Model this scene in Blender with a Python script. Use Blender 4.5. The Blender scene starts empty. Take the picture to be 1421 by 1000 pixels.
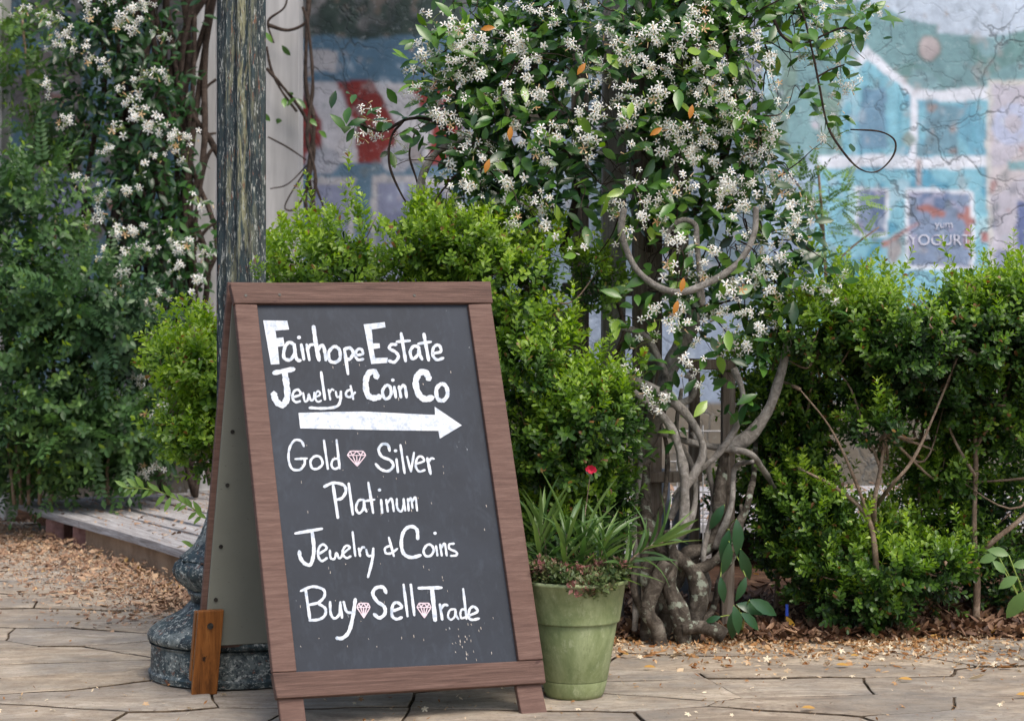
import bpy, math, random
import numpy as np
from mathutils import Matrix, Vector
random.seed(7); RS = np.random.RandomState(11)
R = math.radians
sc = bpy.context.scene
C = sc.collection

# ---------------------------------------------------------------- camera, light, exposure
F, H = 2400.0, 0.94                       # focal length in photo pixels, eye height in metres
cam = bpy.data.objects.new('camera', bpy.data.cameras.new('camera')); C.objects.link(cam)
cam.location = (0, 0, H); cam.rotation_euler = (R(90), 0, 0)
cam.data.sensor_width = 36; cam.data.lens = F/1421*36
cam.data.clip_start = .05; cam.data.clip_end = 500
cam.data.dof.use_dof = True; cam.data.dof.focus_distance = 5.25; cam.data.dof.aperture_fstop = 5.4
sc.camera = cam
w = bpy.data.worlds.new('World'); sc.world = w; w.use_nodes = True
SUN_EL, SUN_AZ = 58, 35                   # azimuth from behind the camera towards the right
sk = w.node_tree.nodes.new('ShaderNodeTexSky'); sk.sky_type = 'NISHITA'; sk.sun_disc = False
sk.sun_elevation = R(SUN_EL); sk.sun_rotation = R(180-SUN_AZ)
sk.air_density = 1.0; sk.dust_density = 4.0; sk.ozone_density = 0.6
bg = w.node_tree.nodes['Background']; bg.inputs[1].default_value = 0.15
w.node_tree.links.new(sk.outputs[0], bg.inputs[0])
sun = bpy.data.objects.new('sun', bpy.data.lights.new('sun', 'SUN')); C.objects.link(sun)
sun.data.energy = 1.5; sun.data.angle = R(28); sun.data.color = (1, .96, .90)
sd = Vector((math.sin(R(SUN_AZ))*math.cos(R(SUN_EL)), -math.cos(R(SUN_AZ))*math.cos(R(SUN_EL)), math.sin(R(SUN_EL))))
sun.rotation_euler = sd.to_track_quat('Z', 'Y').to_euler()
sc.view_settings.view_transform = 'Standard'; sc.view_settings.look = 'None'
sc.view_settings.gamma = 1; sc.view_settings.use_curve_mapping = False
sc.view_settings.exposure = 0.55
sc.render.engine = 'CYCLES'
sc.cycles.max_bounces = 8; sc.cycles.diffuse_bounces = 4; sc.cycles.transmission_bounces = 5
sc.cycles.use_denoising = True

# ---------------------------------------------------------------- helpers
def P(u, v, Y): return np.array([(u-710.5)/F*Y, Y, H-(v-500)/F*Y])
def S(px, Y): return px/F*Y
def G(u, v, z=0.0):                       # point of the horizontal plane z seen at photo pixel (u, v)
    Y = (H-z)*F/(v-500); return P(u, v, Y)
def nrm(a): a = np.asarray(a, float); return a/(np.linalg.norm(a, axis=-1, keepdims=True)+1e-12)
_K = RS.normal(size=(3, 24, 3)); _PH = RS.uniform(0, 6.28, (3, 24))
def noise(p, s=1.0, ch=0):                # smooth pseudo noise about -1..1
    return np.sin(np.asarray(p)@(_K[ch].T*s)+_PH[ch]).sum(-1)/5.0
class MB:
    def __init__(s): s.V = []; s.F = []; s.M = []; s.n = 0; s.T = []
    def add(s, V, Fs, m=0, t=0.5):
        V = np.asarray(V, float); s.V.append(V)
        s.F += [tuple(i+s.n for i in f) for f in Fs]; s.M += [m]*len(Fs)
        s.T.append(np.full(len(V), t)); s.n += len(V); return s
    def quad_prism(s, front, back, m=0):
        V = list(front)+list(back); n = len(front)
        Fs = [tuple(range(n)), tuple(range(2*n-1, n-1, -1))]+[(i, i+n, (i+1) % n+n, (i+1) % n) for i in range(n)]
        return s.add(V, [f[::-1] for f in Fs], m)
    def box(s, c, h, m=0, rz=0):
        c = np.array(c, float); a = np.array([math.cos(rz), math.sin(rz), 0]); b = np.array([-math.sin(rz), math.cos(rz), 0]); z = np.array([0, 0, 1.])
        q = [c+a*h[0]*i+b*h[1]*j-z*h[2] for i, j in ((-1, -1), (1, -1), (1, 1), (-1, 1))]
        return s.quad_prism([x+2*z*h[2] for x in q][::1], q, m)
    def tube(s, path, rad, k=8, m=0, cap=True, lump=0.0):
        path = np.asarray(path, float); n = len(path); rad = np.broadcast_to(rad, (n,)).astype(float)
        T = nrm(np.gradient(path, axis=0)); up = np.array([0.3, .2, 1.]); V = []
        a = nrm(np.cross(T[0], up))
        for i in range(n):
            a = nrm(a-T[i]*np.dot(a, T[i])); b = np.cross(T[i], a)
            for j in range(k):
                th = 2*math.pi*j/k; d = a*math.cos(th)+b*math.sin(th); r = rad[i]
                if lump: r *= 1+lump*float(noise(path[i]+d*rad[i], 9/max(rad.mean()*20, .3)))
                V.append(path[i]+d*r)
        Fs = [(i*k+j, i*k+(j+1) % k, (i+1)*k+(j+1) % k, (i+1)*k+j) for i in range(n-1) for j in range(k)]
        if cap: Fs += [tuple(range(k))[::-1], tuple((n-1)*k+j for j in range(k))]
        return s.add(V, Fs, m)
    def build(s, name, mats, parent=None, smooth=False, bevel=0, kind=None):
        V = np.concatenate(s.V); T = np.concatenate(s.T)
        return mk(name, V, s.F, mats, parent, smooth, bevel, kind, s.M if len(set(s.M)) > 1 else None, T)
def rootloc(o):
    while o.parent: o = o.parent
    return np.array(o.location)
def mk(name, V, Fs, mats, parent=None, smooth=False, bevel=0, kind=None, mi=None, tint=None):
    V = np.asarray(V, float)
    me = bpy.data.meshes.new(name)
    off = rootloc(parent) if parent else np.zeros(3)
    V = V-off
    if isinstance(Fs, np.ndarray):        # all faces with the same vertex count
        n, k = Fs.shape
        me.vertices.add(len(V)); me.vertices.foreach_set('co', V.astype(np.float32).ravel())
        me.loops.add(n*k); me.loops.foreach_set('vertex_index', Fs.astype(np.int32).ravel())
        me.polygons.add(n); me.polygons.foreach_set('loop_start', np.arange(0, n*k, k, dtype=np.int32))
        me.update(calc_edges=True)
    else:
        me.from_pydata(V.tolist(), [], Fs)
    if not isinstance(mats, (list, tuple)): mats = [mats]
    for m in mats: me.materials.append(m)
    if mi is not None: me.polygons.foreach_set('material_index', np.asarray(mi, np.int32))
    if smooth: me.polygons.foreach_set('use_smooth', np.ones(len(me.polygons), bool))
    if tint is not None:
        at = me.attributes.new('tint', 'FLOAT', 'POINT'); at.data.foreach_set('value', np.asarray(tint, np.float32))
    me.update()
    o = bpy.data.objects.new(name, me); C.objects.link(o)
    if parent: o.parent = parent
    if bevel:
        b = o.modifiers.new('bevel', 'BEVEL'); b.width = bevel; b.segments = 2; b.limit_method = 'ANGLE'
    if kind: o['kind'] = kind
    return o
def thing(name, label, cat, loc=(0, 0, 0), group=None):
    o = bpy.data.objects.new(name, None); C.objects.link(o); o.location = tuple(float(x) for x in loc)
    o.empty_display_size = .1
    return tag(o, label, cat, group)
def tag(o, label, cat, group=None):
    o['label'] = label; o['category'] = cat
    if group: o['group'] = group
    return o
def struct(o): o['kind'] = 'structure'; return o
def place(name, me, M, parent):           # a part that shares mesh data, at world matrix M (4x4 numpy)
    o = bpy.data.objects.new(name, me); C.objects.link(o); o.parent = parent
    M = M.copy(); M[:3, 3] -= rootloc(parent); o.matrix_local = Matrix(M.tolist()); return o
def smooth_path(pts, n=6):
    p = np.asarray(pts, float); p = np.vstack([2*p[0]-p[1], p, 2*p[-1]-p[-2]]); out = []
    for i in range(1, len(p)-2):
        for t in np.linspace(0, 1, n, endpoint=False):
            out.append(.5*((2*p[i])+(-p[i-1]+p[i+1])*t+(2*p[i-1]-5*p[i]+4*p[i+1]-p[i+2])*t*t+(-p[i-1]+3*p[i]-3*p[i+1]+p[i+2])*t**3))
    out.append(p[-2]); return np.array(out)
def frame_mats(Yax, Zax, scale, loc):     # N x 4 x 4: local y along Yax, z roughly along Zax
    y = nrm(Yax); x = nrm(np.cross(y, Zax)); z = np.cross(x, y); n = len(y)
    M = np.zeros((n, 4, 4)); sc_ = np.asarray(scale).reshape(-1, 1)
    M[:, :3, 0] = x*sc_; M[:, :3, 1] = y*sc_; M[:, :3, 2] = z*sc_; M[:, :3, 3] = loc; M[:, 3, 3] = 1
    return M
def bake(tV, tF, M, tT=None, tint=None):
    n, k = len(M), len(tV)
    V = np.einsum('nij,kj->nki', M[:, :3, :3], tV)+M[:, None, :3, 3]
    Fs = (tF[None]+(np.arange(n)*k)[:, None, None]).reshape(-1, tF.shape[1])
    T = np.repeat(tint if tint is not None else np.full(n, .5), k)
    if tT is not None: T = np.clip(T+np.tile(tT, n), 0, 1)
    return V.reshape(-1, 3), Fs, T

# ---------------------------------------------------------------- materials
class NT:
    def __init__(s, name):
        s.m = bpy.data.materials.new(name); s.m.use_nodes = True; s.t = s.m.node_tree
        s.p = s.t.nodes['Principled BSDF']; s.out = s.t.nodes['Material Output']; s.co = None
    def n(s, typ, **kw):
        x = s.t.nodes.new('ShaderNode'+typ)
        for k, v in kw.items():
            if k.startswith('_'): x.inputs[k[1:]].default_value = v
            else: setattr(x, k, v)
        return x
    def l(s, a, b): s.t.links.new(a, b)
    def coord(s, scale=(1, 1, 1), rnd=False, rot=(0, 0, 0)):
        tc = s.n('TexCoord'); mp = s.n('Mapping'); mp.inputs['Scale'].default_value = scale; mp.inputs['Rotation'].default_value = rot
        if rnd:
            oi = s.n('ObjectInfo'); ad = s.n('VectorMath', operation='MULTIPLY_ADD')
            s.l(oi.outputs['Random'], ad.inputs[0]); ad.inputs[1].default_value = (37, 53, 71); s.l(tc.outputs['Object'], ad.inputs[2])
            s.l(ad.outputs[0], mp.inputs[0])
        else: s.l(tc.outputs['Object'], mp.inputs[0])
        return mp.outputs[0]
    def noise(s, co, scale, detail=6, rough=.6, dist=0):
        x = s.n('TexNoise'); x.inputs['Scale'].default_value = scale; x.inputs['Detail'].default_value = detail
        x.inputs['Roughness'].default_value = rough; x.inputs['Distortion'].default_value = dist; s.l(co, x.inputs[0]); return x.outputs[0]
    def ramp(s, fac, stops, const=False):
        r = s.n('ValToRGB'); e = r.color_ramp.elements
        while len(e) > 1: e.remove(e[-1])
        e[0].position = stops[0][0]; e[0].color = c4(stops[0][1])
        for p_, c_ in stops[1:]:
            x = e.new(p_); x.color = c4(c_)
        if const: r.color_ramp.interpolation = 'CONSTANT'
        s.l(fac, r.inputs[0]); return r.outputs[0]
    def mix(s, fac, a, b, typ='MIX'):
        x = s.n('MixRGB', blend_type=typ)
        for i, q in ((0, fac), (1, a), (2, b)):
            if hasattr(q, 'links') or hasattr(q, 'is_linked'): s.l(q, x.inputs[i])
            else: x.inputs[i].default_value = q if i == 0 else c4(q)
        return x.outputs[0]
    def bump(s, h, strength=.3, dist=.01):
        b = s.n('Bump'); b.inputs['Strength'].default_value = strength; b.inputs['Distance'].default_value = dist
        s.l(h, b.inputs['Height']); s.l(b.outputs[0], s.p.inputs['Normal']); return b.outputs[0]
    def base(s, c, rough=.6, spec=.4):
        if isinstance(c, (tuple, list, float)): s.p.inputs['Base Color'].default_value = c4(c)
        else: s.l(c, s.p.inputs['Base Color'])
        s.p.inputs['Roughness'].default_value = rough; s.p.inputs['Specular IOR Level'].default_value = spec
        return s.m
def c4(c):
    if isinstance(c, float): return (c, c, c, 1)
    return tuple(c)+(1,) if len(c) == 3 else tuple(c)
def lin(r, g, b): return tuple(((x/255+.055)/1.055)**2.4 if x > 10 else x/255/12.92 for x in (r, g, b))

def wood_mat(name, cols, grain=(1, 1, 14), scale=6, rough=.75, bump=.25, spots=None, bd=.003):
    t = NT(name); co = t.coord(grain, True); a = t.noise(co, scale, 8, .65, .6)
    c = t.ramp(a, [(i/(len(cols)-1)*.5+.25, k) for i, k in enumerate(cols)])
    fine = t.noise(co, scale*6, 4, .7)
    c = t.mix(.35, c, t.ramp(fine, [(.3, (.45, .45, .45)), (.7, (1.3, 1.3, 1.3))]), 'MULTIPLY')
    if spots:
        b = t.noise(t.coord((1, 1, 1), True), spots[1], 5, .7)
        c = t.mix(t.ramp(b, [(spots[2], (0, 0, 0)), (spots[2]+.06, (1, 1, 1))]), c, spots[0])
    t.bump(t.mix(.5, a, fine), bump, bd)
    return t.base(c, rough, .3)
def leaf_mat(name, stops, rough=.38, trans=.3, spec=.5, veins=False, extra=None):
    t = NT(name); at = t.n('Attribute', attribute_name='tint')
    nz = t.noise(t.coord((1, 1, 1), True), 9, 3)
    m = t.n('Math', operation='MULTIPLY_ADD'); t.l(nz, m.inputs[0]); m.inputs[1].default_value = .3
    s0 = t.n('Math', operation='SUBTRACT'); t.l(at.outputs['Fac'], s0.inputs[0]); s0.inputs[1].default_value = .15
    t.l(s0.outputs[0], m.inputs[2])
    if extra:
        oi = t.n('ObjectInfo'); m2 = t.n('Math', operation='MULTIPLY_ADD'); t.l(oi.outputs['Random'], m2.inputs[0]); m2.inputs[1].default_value = extra; t.l(m.outputs[0], m2.inputs[2]); m = m2
    c = t.ramp(m.outputs[0], stops)
    t.base(c, rough, spec)
    tr = t.n('BsdfTranslucent'); hs = t.n('HueSaturation'); hs.inputs['Value'].default_value = 1.35; hs.inputs['Saturation'].default_value = 1.15
    t.l(c, hs.inputs['Color']); t.l(hs.outputs[0], tr.inputs[0])
    mx = t.n('MixShader'); mx.inputs[0].default_value = trans
    t.l(t.p.outputs[0], mx.inputs[1]); t.l(tr.outputs[0], mx.inputs[2]); t.l(mx.outputs[0], t.out.inputs[0]); return t.m
M = {}
M['frame'] = wood_mat('brown_stained_timber', [lin(80, 58, 51), lin(102, 78, 69), lin(120, 96, 86)], (3, 3, 40), 3, .7, .28, (lin(70, 44, 40), 9, .68), .004)
M['frame_h'] = wood_mat('brown_stained_timber_across', [lin(62, 45, 39), lin(97, 74, 65), lin(120, 95, 85)], (2, 2, 60), 3, .7, .6, (lin(64, 42, 40), 9, .66), .004)
M['leg'] = wood_mat('orange_brown_timber', [lin(62, 34, 14), lin(128, 78, 34), lin(150, 98, 50)], (22, 22, 1.4), 3, .45, .4, (lin(40, 26, 18), 14, .62))
def rot_grain(m, ang, scl):
    for n_ in m.node_tree.nodes:
        if n_.type == 'MAPPING' and tuple(round(x, 3) for x in n_.inputs['Scale'].default_value) != (1, 1, 1): n_.vector_type = 'TEXTURE'; n_.inputs['Rotation'].default_value = (0, 0, ang); n_.inputs['Scale'].default_value = tuple(1/x for x in scl)
    return m
def silver(name, cols, g): return wood_mat(name, cols, g, 3, .85, .8, (lin(70, 62, 55), 5, .62), .006)
M['grey_wood'] = silver('weathered_grey_wood', [lin(62, 54, 47), lin(112, 102, 92), lin(150, 143, 134)], (20, 20, 1.2))
M['pale_wood'] = silver('silvered_wood', [lin(110, 104, 98), lin(150, 146, 142), lin(178, 174, 170)], (20, 20, 1.0))
M['plank_slanted'] = rot_grain(silver('bleached_plank_wood_left', [lin(96, 90, 86), lin(160, 156, 154), lin(206, 206, 208)], (1.2, 24, 24)), math.atan2(-2.83, 1.57), (1.2, 26, 24))
M['plank'] = silver('bleached_plank_wood', [lin(118, 114, 112), lin(178, 176, 178), lin(206, 206, 208)], (1.2, 24, 24))
t = NT('chalkboard_paint'); co = t.coord((1, 1, 1)); c = t.ramp(t.noise(co, 3, 6, .7), [(.3, lin(27, 33, 42)), (.7, lin(41, 48, 59))])
sm = t.noise(t.coord((9, 9, 1.2)), 5, 6, .7); c = t.mix(t.ramp(sm, [(.52, (0, 0, 0)), (.8, (.35, .35, .35))]), c, lin(66, 76, 88)); c = t.mix(t.ramp(t.noise(t.coord((1, 1, .6)), 7, 5, .65, 1.5), [(.54, (0, 0, 0)), (.78, (.3, .3, .3))]), c, lin(70, 79, 92))
sp = t.noise(t.coord((1, 1, .35)), 75, 2, .5); c = t.mix(t.ramp(sp, [(.755, (0, 0, 0)), (.79, (.6, .6, .6))]), c, lin(180, 186, 192))
t.bump(sm, .15, .002); M['chalkboard'] = t.base(c, .62, .35)
t = NT('white_chalk_paint'); a = t.noise(t.coord((1, 1, 1)), 60, 5, .7)
c = t.ramp(a, [(.3, lin(160, 172, 186)), (.5, lin(206, 212, 220)), (.7, lin(222, 224, 228))]); c = t.mix(t.ramp(t.noise(t.coord((1, 1, .5)), 34, 7, .75), [(.54, (0, 0, 0)), (.70, (.6, .6, .6))]), c, lin(120, 138, 158)); M['chalk'] = t.base(c, .8, .2)
t = NT('pink_chalk_paint'); M['pink'] = t.base(t.ramp(t.noise(t.coord(), 60, 4), [(.3, lin(196, 176, 184)), (.7, lin(226, 208, 216))]), .8, .2)
t = NT('grey_green_plywood'); c = t.ramp(t.noise(t.coord(), 3, 5), [(.3, lin(112, 114, 104)), (.7, lin(126, 128, 117))])
c = t.mix(t.ramp(t.noise(t.coord((1, 1, 5)), 55, 2), [(.71, (0, 0, 0)), (.75, (1, 1, 1))]), c, lin(60, 58, 52)); M['ply'] = t.base(c, .7)
t = NT('screw_metal'); t.p.inputs['Metallic'].default_value = .6; M['screw'] = t.base(t.ramp(t.noise(t.coord(), 90), [(.3, lin(40, 38, 36)), (.7, lin(80, 78, 74))]), .5)
# chipped paint of the lamp post
def chipped(name, stretch, s, amount):
    t = NT(name); co = t.coord(stretch)
    c = t.ramp(t.noise(co, 2.5*s, 5, .6), [(.35, lin(26, 36, 41)), (.6, lin(50, 66, 70))])
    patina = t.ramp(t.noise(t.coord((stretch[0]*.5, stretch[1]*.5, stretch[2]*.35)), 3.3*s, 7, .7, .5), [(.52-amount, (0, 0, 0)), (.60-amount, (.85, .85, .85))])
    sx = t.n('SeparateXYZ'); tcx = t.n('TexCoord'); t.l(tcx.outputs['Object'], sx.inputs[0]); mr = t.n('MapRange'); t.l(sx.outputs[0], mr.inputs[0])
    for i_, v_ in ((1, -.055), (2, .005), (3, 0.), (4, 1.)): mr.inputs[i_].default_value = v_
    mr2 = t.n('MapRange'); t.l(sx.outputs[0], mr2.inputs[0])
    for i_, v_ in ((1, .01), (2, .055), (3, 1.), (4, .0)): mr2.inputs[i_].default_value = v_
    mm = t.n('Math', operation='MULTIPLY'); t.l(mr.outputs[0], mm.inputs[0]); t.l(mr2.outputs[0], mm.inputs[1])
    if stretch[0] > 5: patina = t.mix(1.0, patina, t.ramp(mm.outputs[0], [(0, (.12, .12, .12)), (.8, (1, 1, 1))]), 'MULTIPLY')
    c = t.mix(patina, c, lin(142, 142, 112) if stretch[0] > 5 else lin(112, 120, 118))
    c = t.mix(t.ramp(t.noise(co, 8*s, 7, .75), [(.595-amount*1.3, (0, 0, 0)), (.63-amount*1.3, (1, 1, 1))]), c, lin(168, 172, 166))
    c = t.mix(t.ramp(t.noise(co, 4.4*s, 6, .7, .4), [(.60, (0, 0, 0)), (.65, (.9, .9, .9))]), c, lin(124, 82, 62))
    c = t.mix(t.ramp(t.noise(co, 9*s, 7, .75), [(.56, (0, 0, 0)), (.60, (1, 1, 1))]), c, lin(26, 36, 44))
    t.bump(t.noise(co, 8*s, 7, .75), .5, .004); return t.base(c, .55, .4)
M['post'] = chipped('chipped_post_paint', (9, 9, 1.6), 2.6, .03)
M['post_base'] = chipped('chipped_pedestal_paint', (1.3, 1.3, 1.6), 7, .035)
t = NT('green_plastic_pot'); c = t.ramp(t.noise(t.coord((1, 1, .6)), 9, 8, .75, .5), [(.32, lin(96, 112, 72)), (.5, lin(130, 142, 98)), (.68, lin(160, 170, 128))])
c = t.mix(t.ramp(t.noise(t.coord(), 3, 6, .7), [(.55, (0, 0, 0)), (.75, (.6, .6, .6))]), c, lin(104, 116, 58))
c = t.mix(t.ramp(t.noise(t.coord((1, 1, .6)), 38, 7, .85), [(.54, (0, 0, 0)), (.68, (.7, .7, .7))]), c, lin(178, 184, 150))
c = t.mix(t.ramp(t.noise(t.coord((2, 2, .5)), 12, 8, .85), [(.56, (0, 0, 0)), (.68, (.6, .6, .6))]), c, lin(84, 88, 52))
t.bump(t.noise(t.coord(), 30, 6), .12, .003); M['pot'] = t.base(c, .55, .4)
t = NT('flagstone'); co = t.coord((1, 2.4, 1), True)
c = t.ramp(t.noise(co, 3.2, 10, .74, 1.2), [(.28, lin(122, 110, 98)), (.42, lin(168, 154, 137)), (.56, lin(197, 183, 164)), (.7, lin(222, 212, 197))])
c = t.mix(t.ramp(t.noise(t.coord((1, 1.4, 1)), 2.2, 6, .7), [(.42, (0, 0, 0)), (.62, (.7, .7, .7))]), c, lin(138, 136, 132))
oi = t.n('ObjectInfo'); c = t.mix(.75, c, t.ramp(oi.outputs['Random'], [(0, (.8, .79, .78)), (.35, (1.0, .95, .87)), (.7, (.93, .95, .97)), (1, (1.15, 1.1, 1.02))]), 'MULTIPLY')
c = t.mix(t.ramp(t.noise(t.coord((1.6, 8, 1), True), 4, 10, .8, 2.5), [(.55, (0, 0, 0)), (.65, (.6, .6, .6))]), c, lin(104, 95, 86))
c = t.mix(t.ramp(t.noise(t.coord((1, 1, 1)), 13, 9, .8), [(.36, (.5, .5, .5)), (.52, (0, 0, 0))]), c, lin(132, 116, 98))
c = t.mix(t.ramp(t.noise(t.coord((1, 1, 1)), 70, 4, .8), [(.59, (0, 0, 0)), (.68, (.7, .7, .7))]), c, lin(84, 72, 60))
t.bump(t.mix(.5, t.noise(co, 6, 10, .75, 1), t.noise(t.coord(), 45, 7, .8)), 1.0, .018); M['stone'] = t.base(c, .88, .25)
t = NT('joint_grit'); M['joint'] = t.base(t.ramp(t.noise(t.coord(), 30, 6), [(.35, lin(52, 44, 37)), (.65, lin(112, 98, 82))]), .95, .1)
t = NT('bed_soil'); c = t.ramp(t.noise(t.coord(), 14, 8, .7), [(.3, lin(44, 32, 26)), (.55, lin(84, 62, 48)), (.7, lin(124, 98, 76))]); t.bump(t.noise(t.coord(), 25, 8), .8, .03); M['soil'] = t.base(c, .95, .1)
t = NT('tan_concrete'); c = t.ramp(t.noise(t.coord(), 6, 8, .7), [(.3, lin(122, 100, 80)), (.7, lin(168, 144, 120))]); t.bump(t.noise(t.coord(), 30, 6), .3, .005); M['conc'] = t.base(c, .9, .2)
t = NT('old_brick'); c = t.ramp(t.noise(t.coord((1, 1, 1), True), 20, 8, .7), [(.3, lin(104, 72, 66)), (.6, lin(142, 108, 100)), (.75, lin(180, 156, 148))]); t.bump(t.noise(t.coord(), 50, 6), .4, .004); M['brick'] = t.base(c, .9, .2)
t = NT('white_painted_board'); c = t.ramp(t.noise(t.coord((6, 6, .5)), 3, 6), [(.3, lin(158, 157, 156)), (.7, lin(188, 187, 186))]); M['white'] = t.base(c, .7, .3)
t = NT('roof_metal'); M['roof'] = t.base(t.ramp(t.noise(t.coord(), 2), [(.3, lin(90, 88, 84)), (.7, lin(110, 108, 104))]), .7)
def bark_mat(name, cols, lichen=None, sc_=9):
    t = NT(name); co = t.coord((1, 1, 1)); a = t.noise(co, sc_, 9, .72, .7)
    c = t.ramp(a, [(i/(len(cols)-1)*.44+.28, k) for i, k in enumerate(cols)])
    if lichen: c = t.mix(t.ramp(t.noise(co, 24, 4, .6), [(.575, (0, 0, 0)), (.63, (.9, .9, .9))]), c, lichen)
    t.bump(t.mix(.5, a, t.noise(t.coord((1, 1, .45)), sc_*4, 8, .8)), 1.0, .016); return t.base(c, .9, .15)
M['bark'] = bark_mat('lichened_vine_bark', [lin(36, 32, 28), lin(86, 79, 71), lin(140, 133, 122)], lin(156, 164, 148), 26)
M['limb'] = bark_mat('pale_grey_limb_bark', [lin(78, 74, 68), lin(140, 135, 128), lin(184, 180, 173)], None, 26)
M['twig'] = bark_mat('dark_brown_twig_bark', [lin(36, 31, 28), lin(68, 58, 52), lin(98, 86, 78)], None, 22)
M['boxstem'] = bark_mat('brown_shrub_bark', [lin(92, 78, 66), lin(146, 126, 108), lin(180, 164, 146)], None, 20)
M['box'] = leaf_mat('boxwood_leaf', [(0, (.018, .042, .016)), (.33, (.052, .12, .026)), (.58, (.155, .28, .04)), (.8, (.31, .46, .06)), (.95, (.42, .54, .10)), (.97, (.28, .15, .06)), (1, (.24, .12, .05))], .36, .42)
M['jas'] = leaf_mat('jasmine_leaf', [(0, (.012, .036, .012)), (.35, (.026, .08, .02)), (.65, (.075, .18, .028)), (.9, (.13, .26, .03)), (1, (.3, .30, .04))], .3, .22, .6)
M['jasleaf'] = leaf_mat('jasmine_leaf_single', [(0, (.012, .042, .014)), (.35, (.028, .095, .022)), (.65, (.08, .20, .03)), (.9, (.18, .33, .04)), (1, (.26, .4, .05))], .28, .28, .6, extra=.6)
M['nan'] = leaf_mat('feathery_shrub_leaf', [(0, (.025, .065, .028)), (.4, (.07, .15, .045)), (.75, (.16, .29, .06)), (1, (.24, .36, .04))], .45, .3)
M['broad'] = leaf_mat('dark_broad_leaf', [(0, (.01, .04, .018)), (.5, (.025, .085, .03)), (1, (.06, .16, .04))], .32, .2, .6)
M['pale'] = leaf_mat('pale_green_leaf', [(0, (.10, .20, .06)), (1, (.22, .36, .11))], .42, .35)
M['strap'] = leaf_mat('strap_leaf', [(0, (.03, .07, .025)), (.5, (.075, .15, .04)), (1, (.19, .29, .08))], .38, .3)
M['sedum'] = leaf_mat('sedum_leaf', [(0, (.06, .11, .03)), (.5, (.12, .15, .05)), (.68, (.21, .11, .08)), (1, (.42, .16, .16))], .5, .2)
M['orange'] = leaf_mat('orange_leaf', [(0, (.42, .13, .012)), (1, (.62, .28, .03))], .4, .3)
M['litter'] = leaf_mat('dead_leaf', [(0, lin(66, 44, 32)), (.35, lin(116, 88, 70)), (.65, lin(164, 132, 106)), (.92, lin(200, 172, 140)), (1, lin(206, 160, 60))], .6, .1, .3)
M['petal_litter'] = leaf_mat('withered_petal', [(0, lin(130, 84, 46)), (.5, lin(182, 142, 98)), (1, lin(232, 218, 190))], .7, .2, .2)
M['yellow'] = leaf_mat('yellow_fallen_leaf', [(0, lin(150, 104, 48)), (1, lin(206, 168, 92))], .5, .2, .3)
t = NT('jasmine_petal'); c = t.ramp(t.noise(t.coord((1, 1, 1), True), 40, 3), [(.3, lin(242, 242, 234)), (.6, lin(254, 254, 250))]); t.base(c, .6, .2)
tr = t.n('BsdfTranslucent'); tr.inputs[0].default_value = (.9, .9, .82, 1); mx = t.n('MixShader'); mx.inputs[0].default_value = .3
t.l(t.p.outputs[0], mx.inputs[1]); t.l(tr.outputs[0], mx.inputs[2]); t.l(mx.outputs[0], t.out.inputs[0]); M['petal'] = t.m
t = NT('faded_petal'); M['faded'] = t.base(t.ramp(t.noise(t.coord((1, 1, 1), True), 30, 3), [(.35, lin(190, 150, 104)), (.65, lin(222, 204, 168))]), .7, .2)
t = NT('flower_throat'); M['throat'] = t.base(lin(206, 150, 70), .6)
t = NT('flower_stalk'); M['stalk'] = t.base(lin(130, 150, 70), .6)
t = NT('red_petal'); M['red'] = t.base(t.ramp(t.noise(t.coord(), 50), [(.3, lin(150, 12, 40)), (.7, lin(200, 30, 66))]), .5)
t = NT('potting_soil'); M['potsoil'] = t.base(t.ramp(t.noise(t.coord(), 60), [(.3, lin(34, 26, 20)), (.7, lin(64, 48, 38))]), .95)
t = NT('blue_plastic'); M['blue'] = t.base(lin(34, 70, 170), .4)
t = NT('blue_grey_plastic'); M['util'] = t.base(t.ramp(t.noise(t.coord(), 8), [(.3, lin(88, 96, 108)), (.7, lin(108, 116, 126))]), .5)
t = NT('dark_trunk_paint'); M['black'] = t.base(lin(50, 50, 50), .6)

# ---------------------------------------------------------------- ground, paving
g = mk('ground', [(-60, -10, -.03), (60, -10, -.03), (60, 90, -.03), (-60, 90, -.03)], [(0, 1, 2, 3)], M['soil']); struct(g)
struct(mk('paving_bed', [(-6, 2, -.008), (6, 2, -.008), (6, 5.95, -.008), (-.3, 5.9, -.008), (-1.6, 7.9, -.008), (-2.9, 10.2, -.008), (-6, 11, -.008)], [tuple(range(7))], M['joint']))
# uneven planting bed
xs = np.linspace(-1.2, 5.5, 90); ys = np.linspace(5.6, 11.4, 70); Xg, Yg = np.meshgrid(xs, ys)
edge = 5.86+.05*np.sin(Xg*2.1)+.03*np.sin(Xg*7)
Zg = -.02+np.clip((Yg-edge)/.5, -.3, 1)*.06+.012*noise(np.stack([Xg, Yg, 0*Xg], -1), 3)
Zg = np.where(Xg < .05, np.minimum(Zg, -.02+.06*np.clip((Xg+1)/1, 0, 1)), Zg)
nx = len(xs); Fg = [(j*nx+i, j*nx+i+1, (j+1)*nx+i+1, (j+1)*nx+i) for j in range(len(ys)-1) for i in range(nx-1)]
struct(mk('planting_bed', np.stack([Xg, Yg, Zg], -1).reshape(-1, 3), Fg, M['soil'], smooth=True))
def bed_z(x, y): return -.02+np.clip((y-(5.86+.05*np.sin(x*2.1)+.03*np.sin(x*7)))/.5, -.3, 1)*.06

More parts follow.
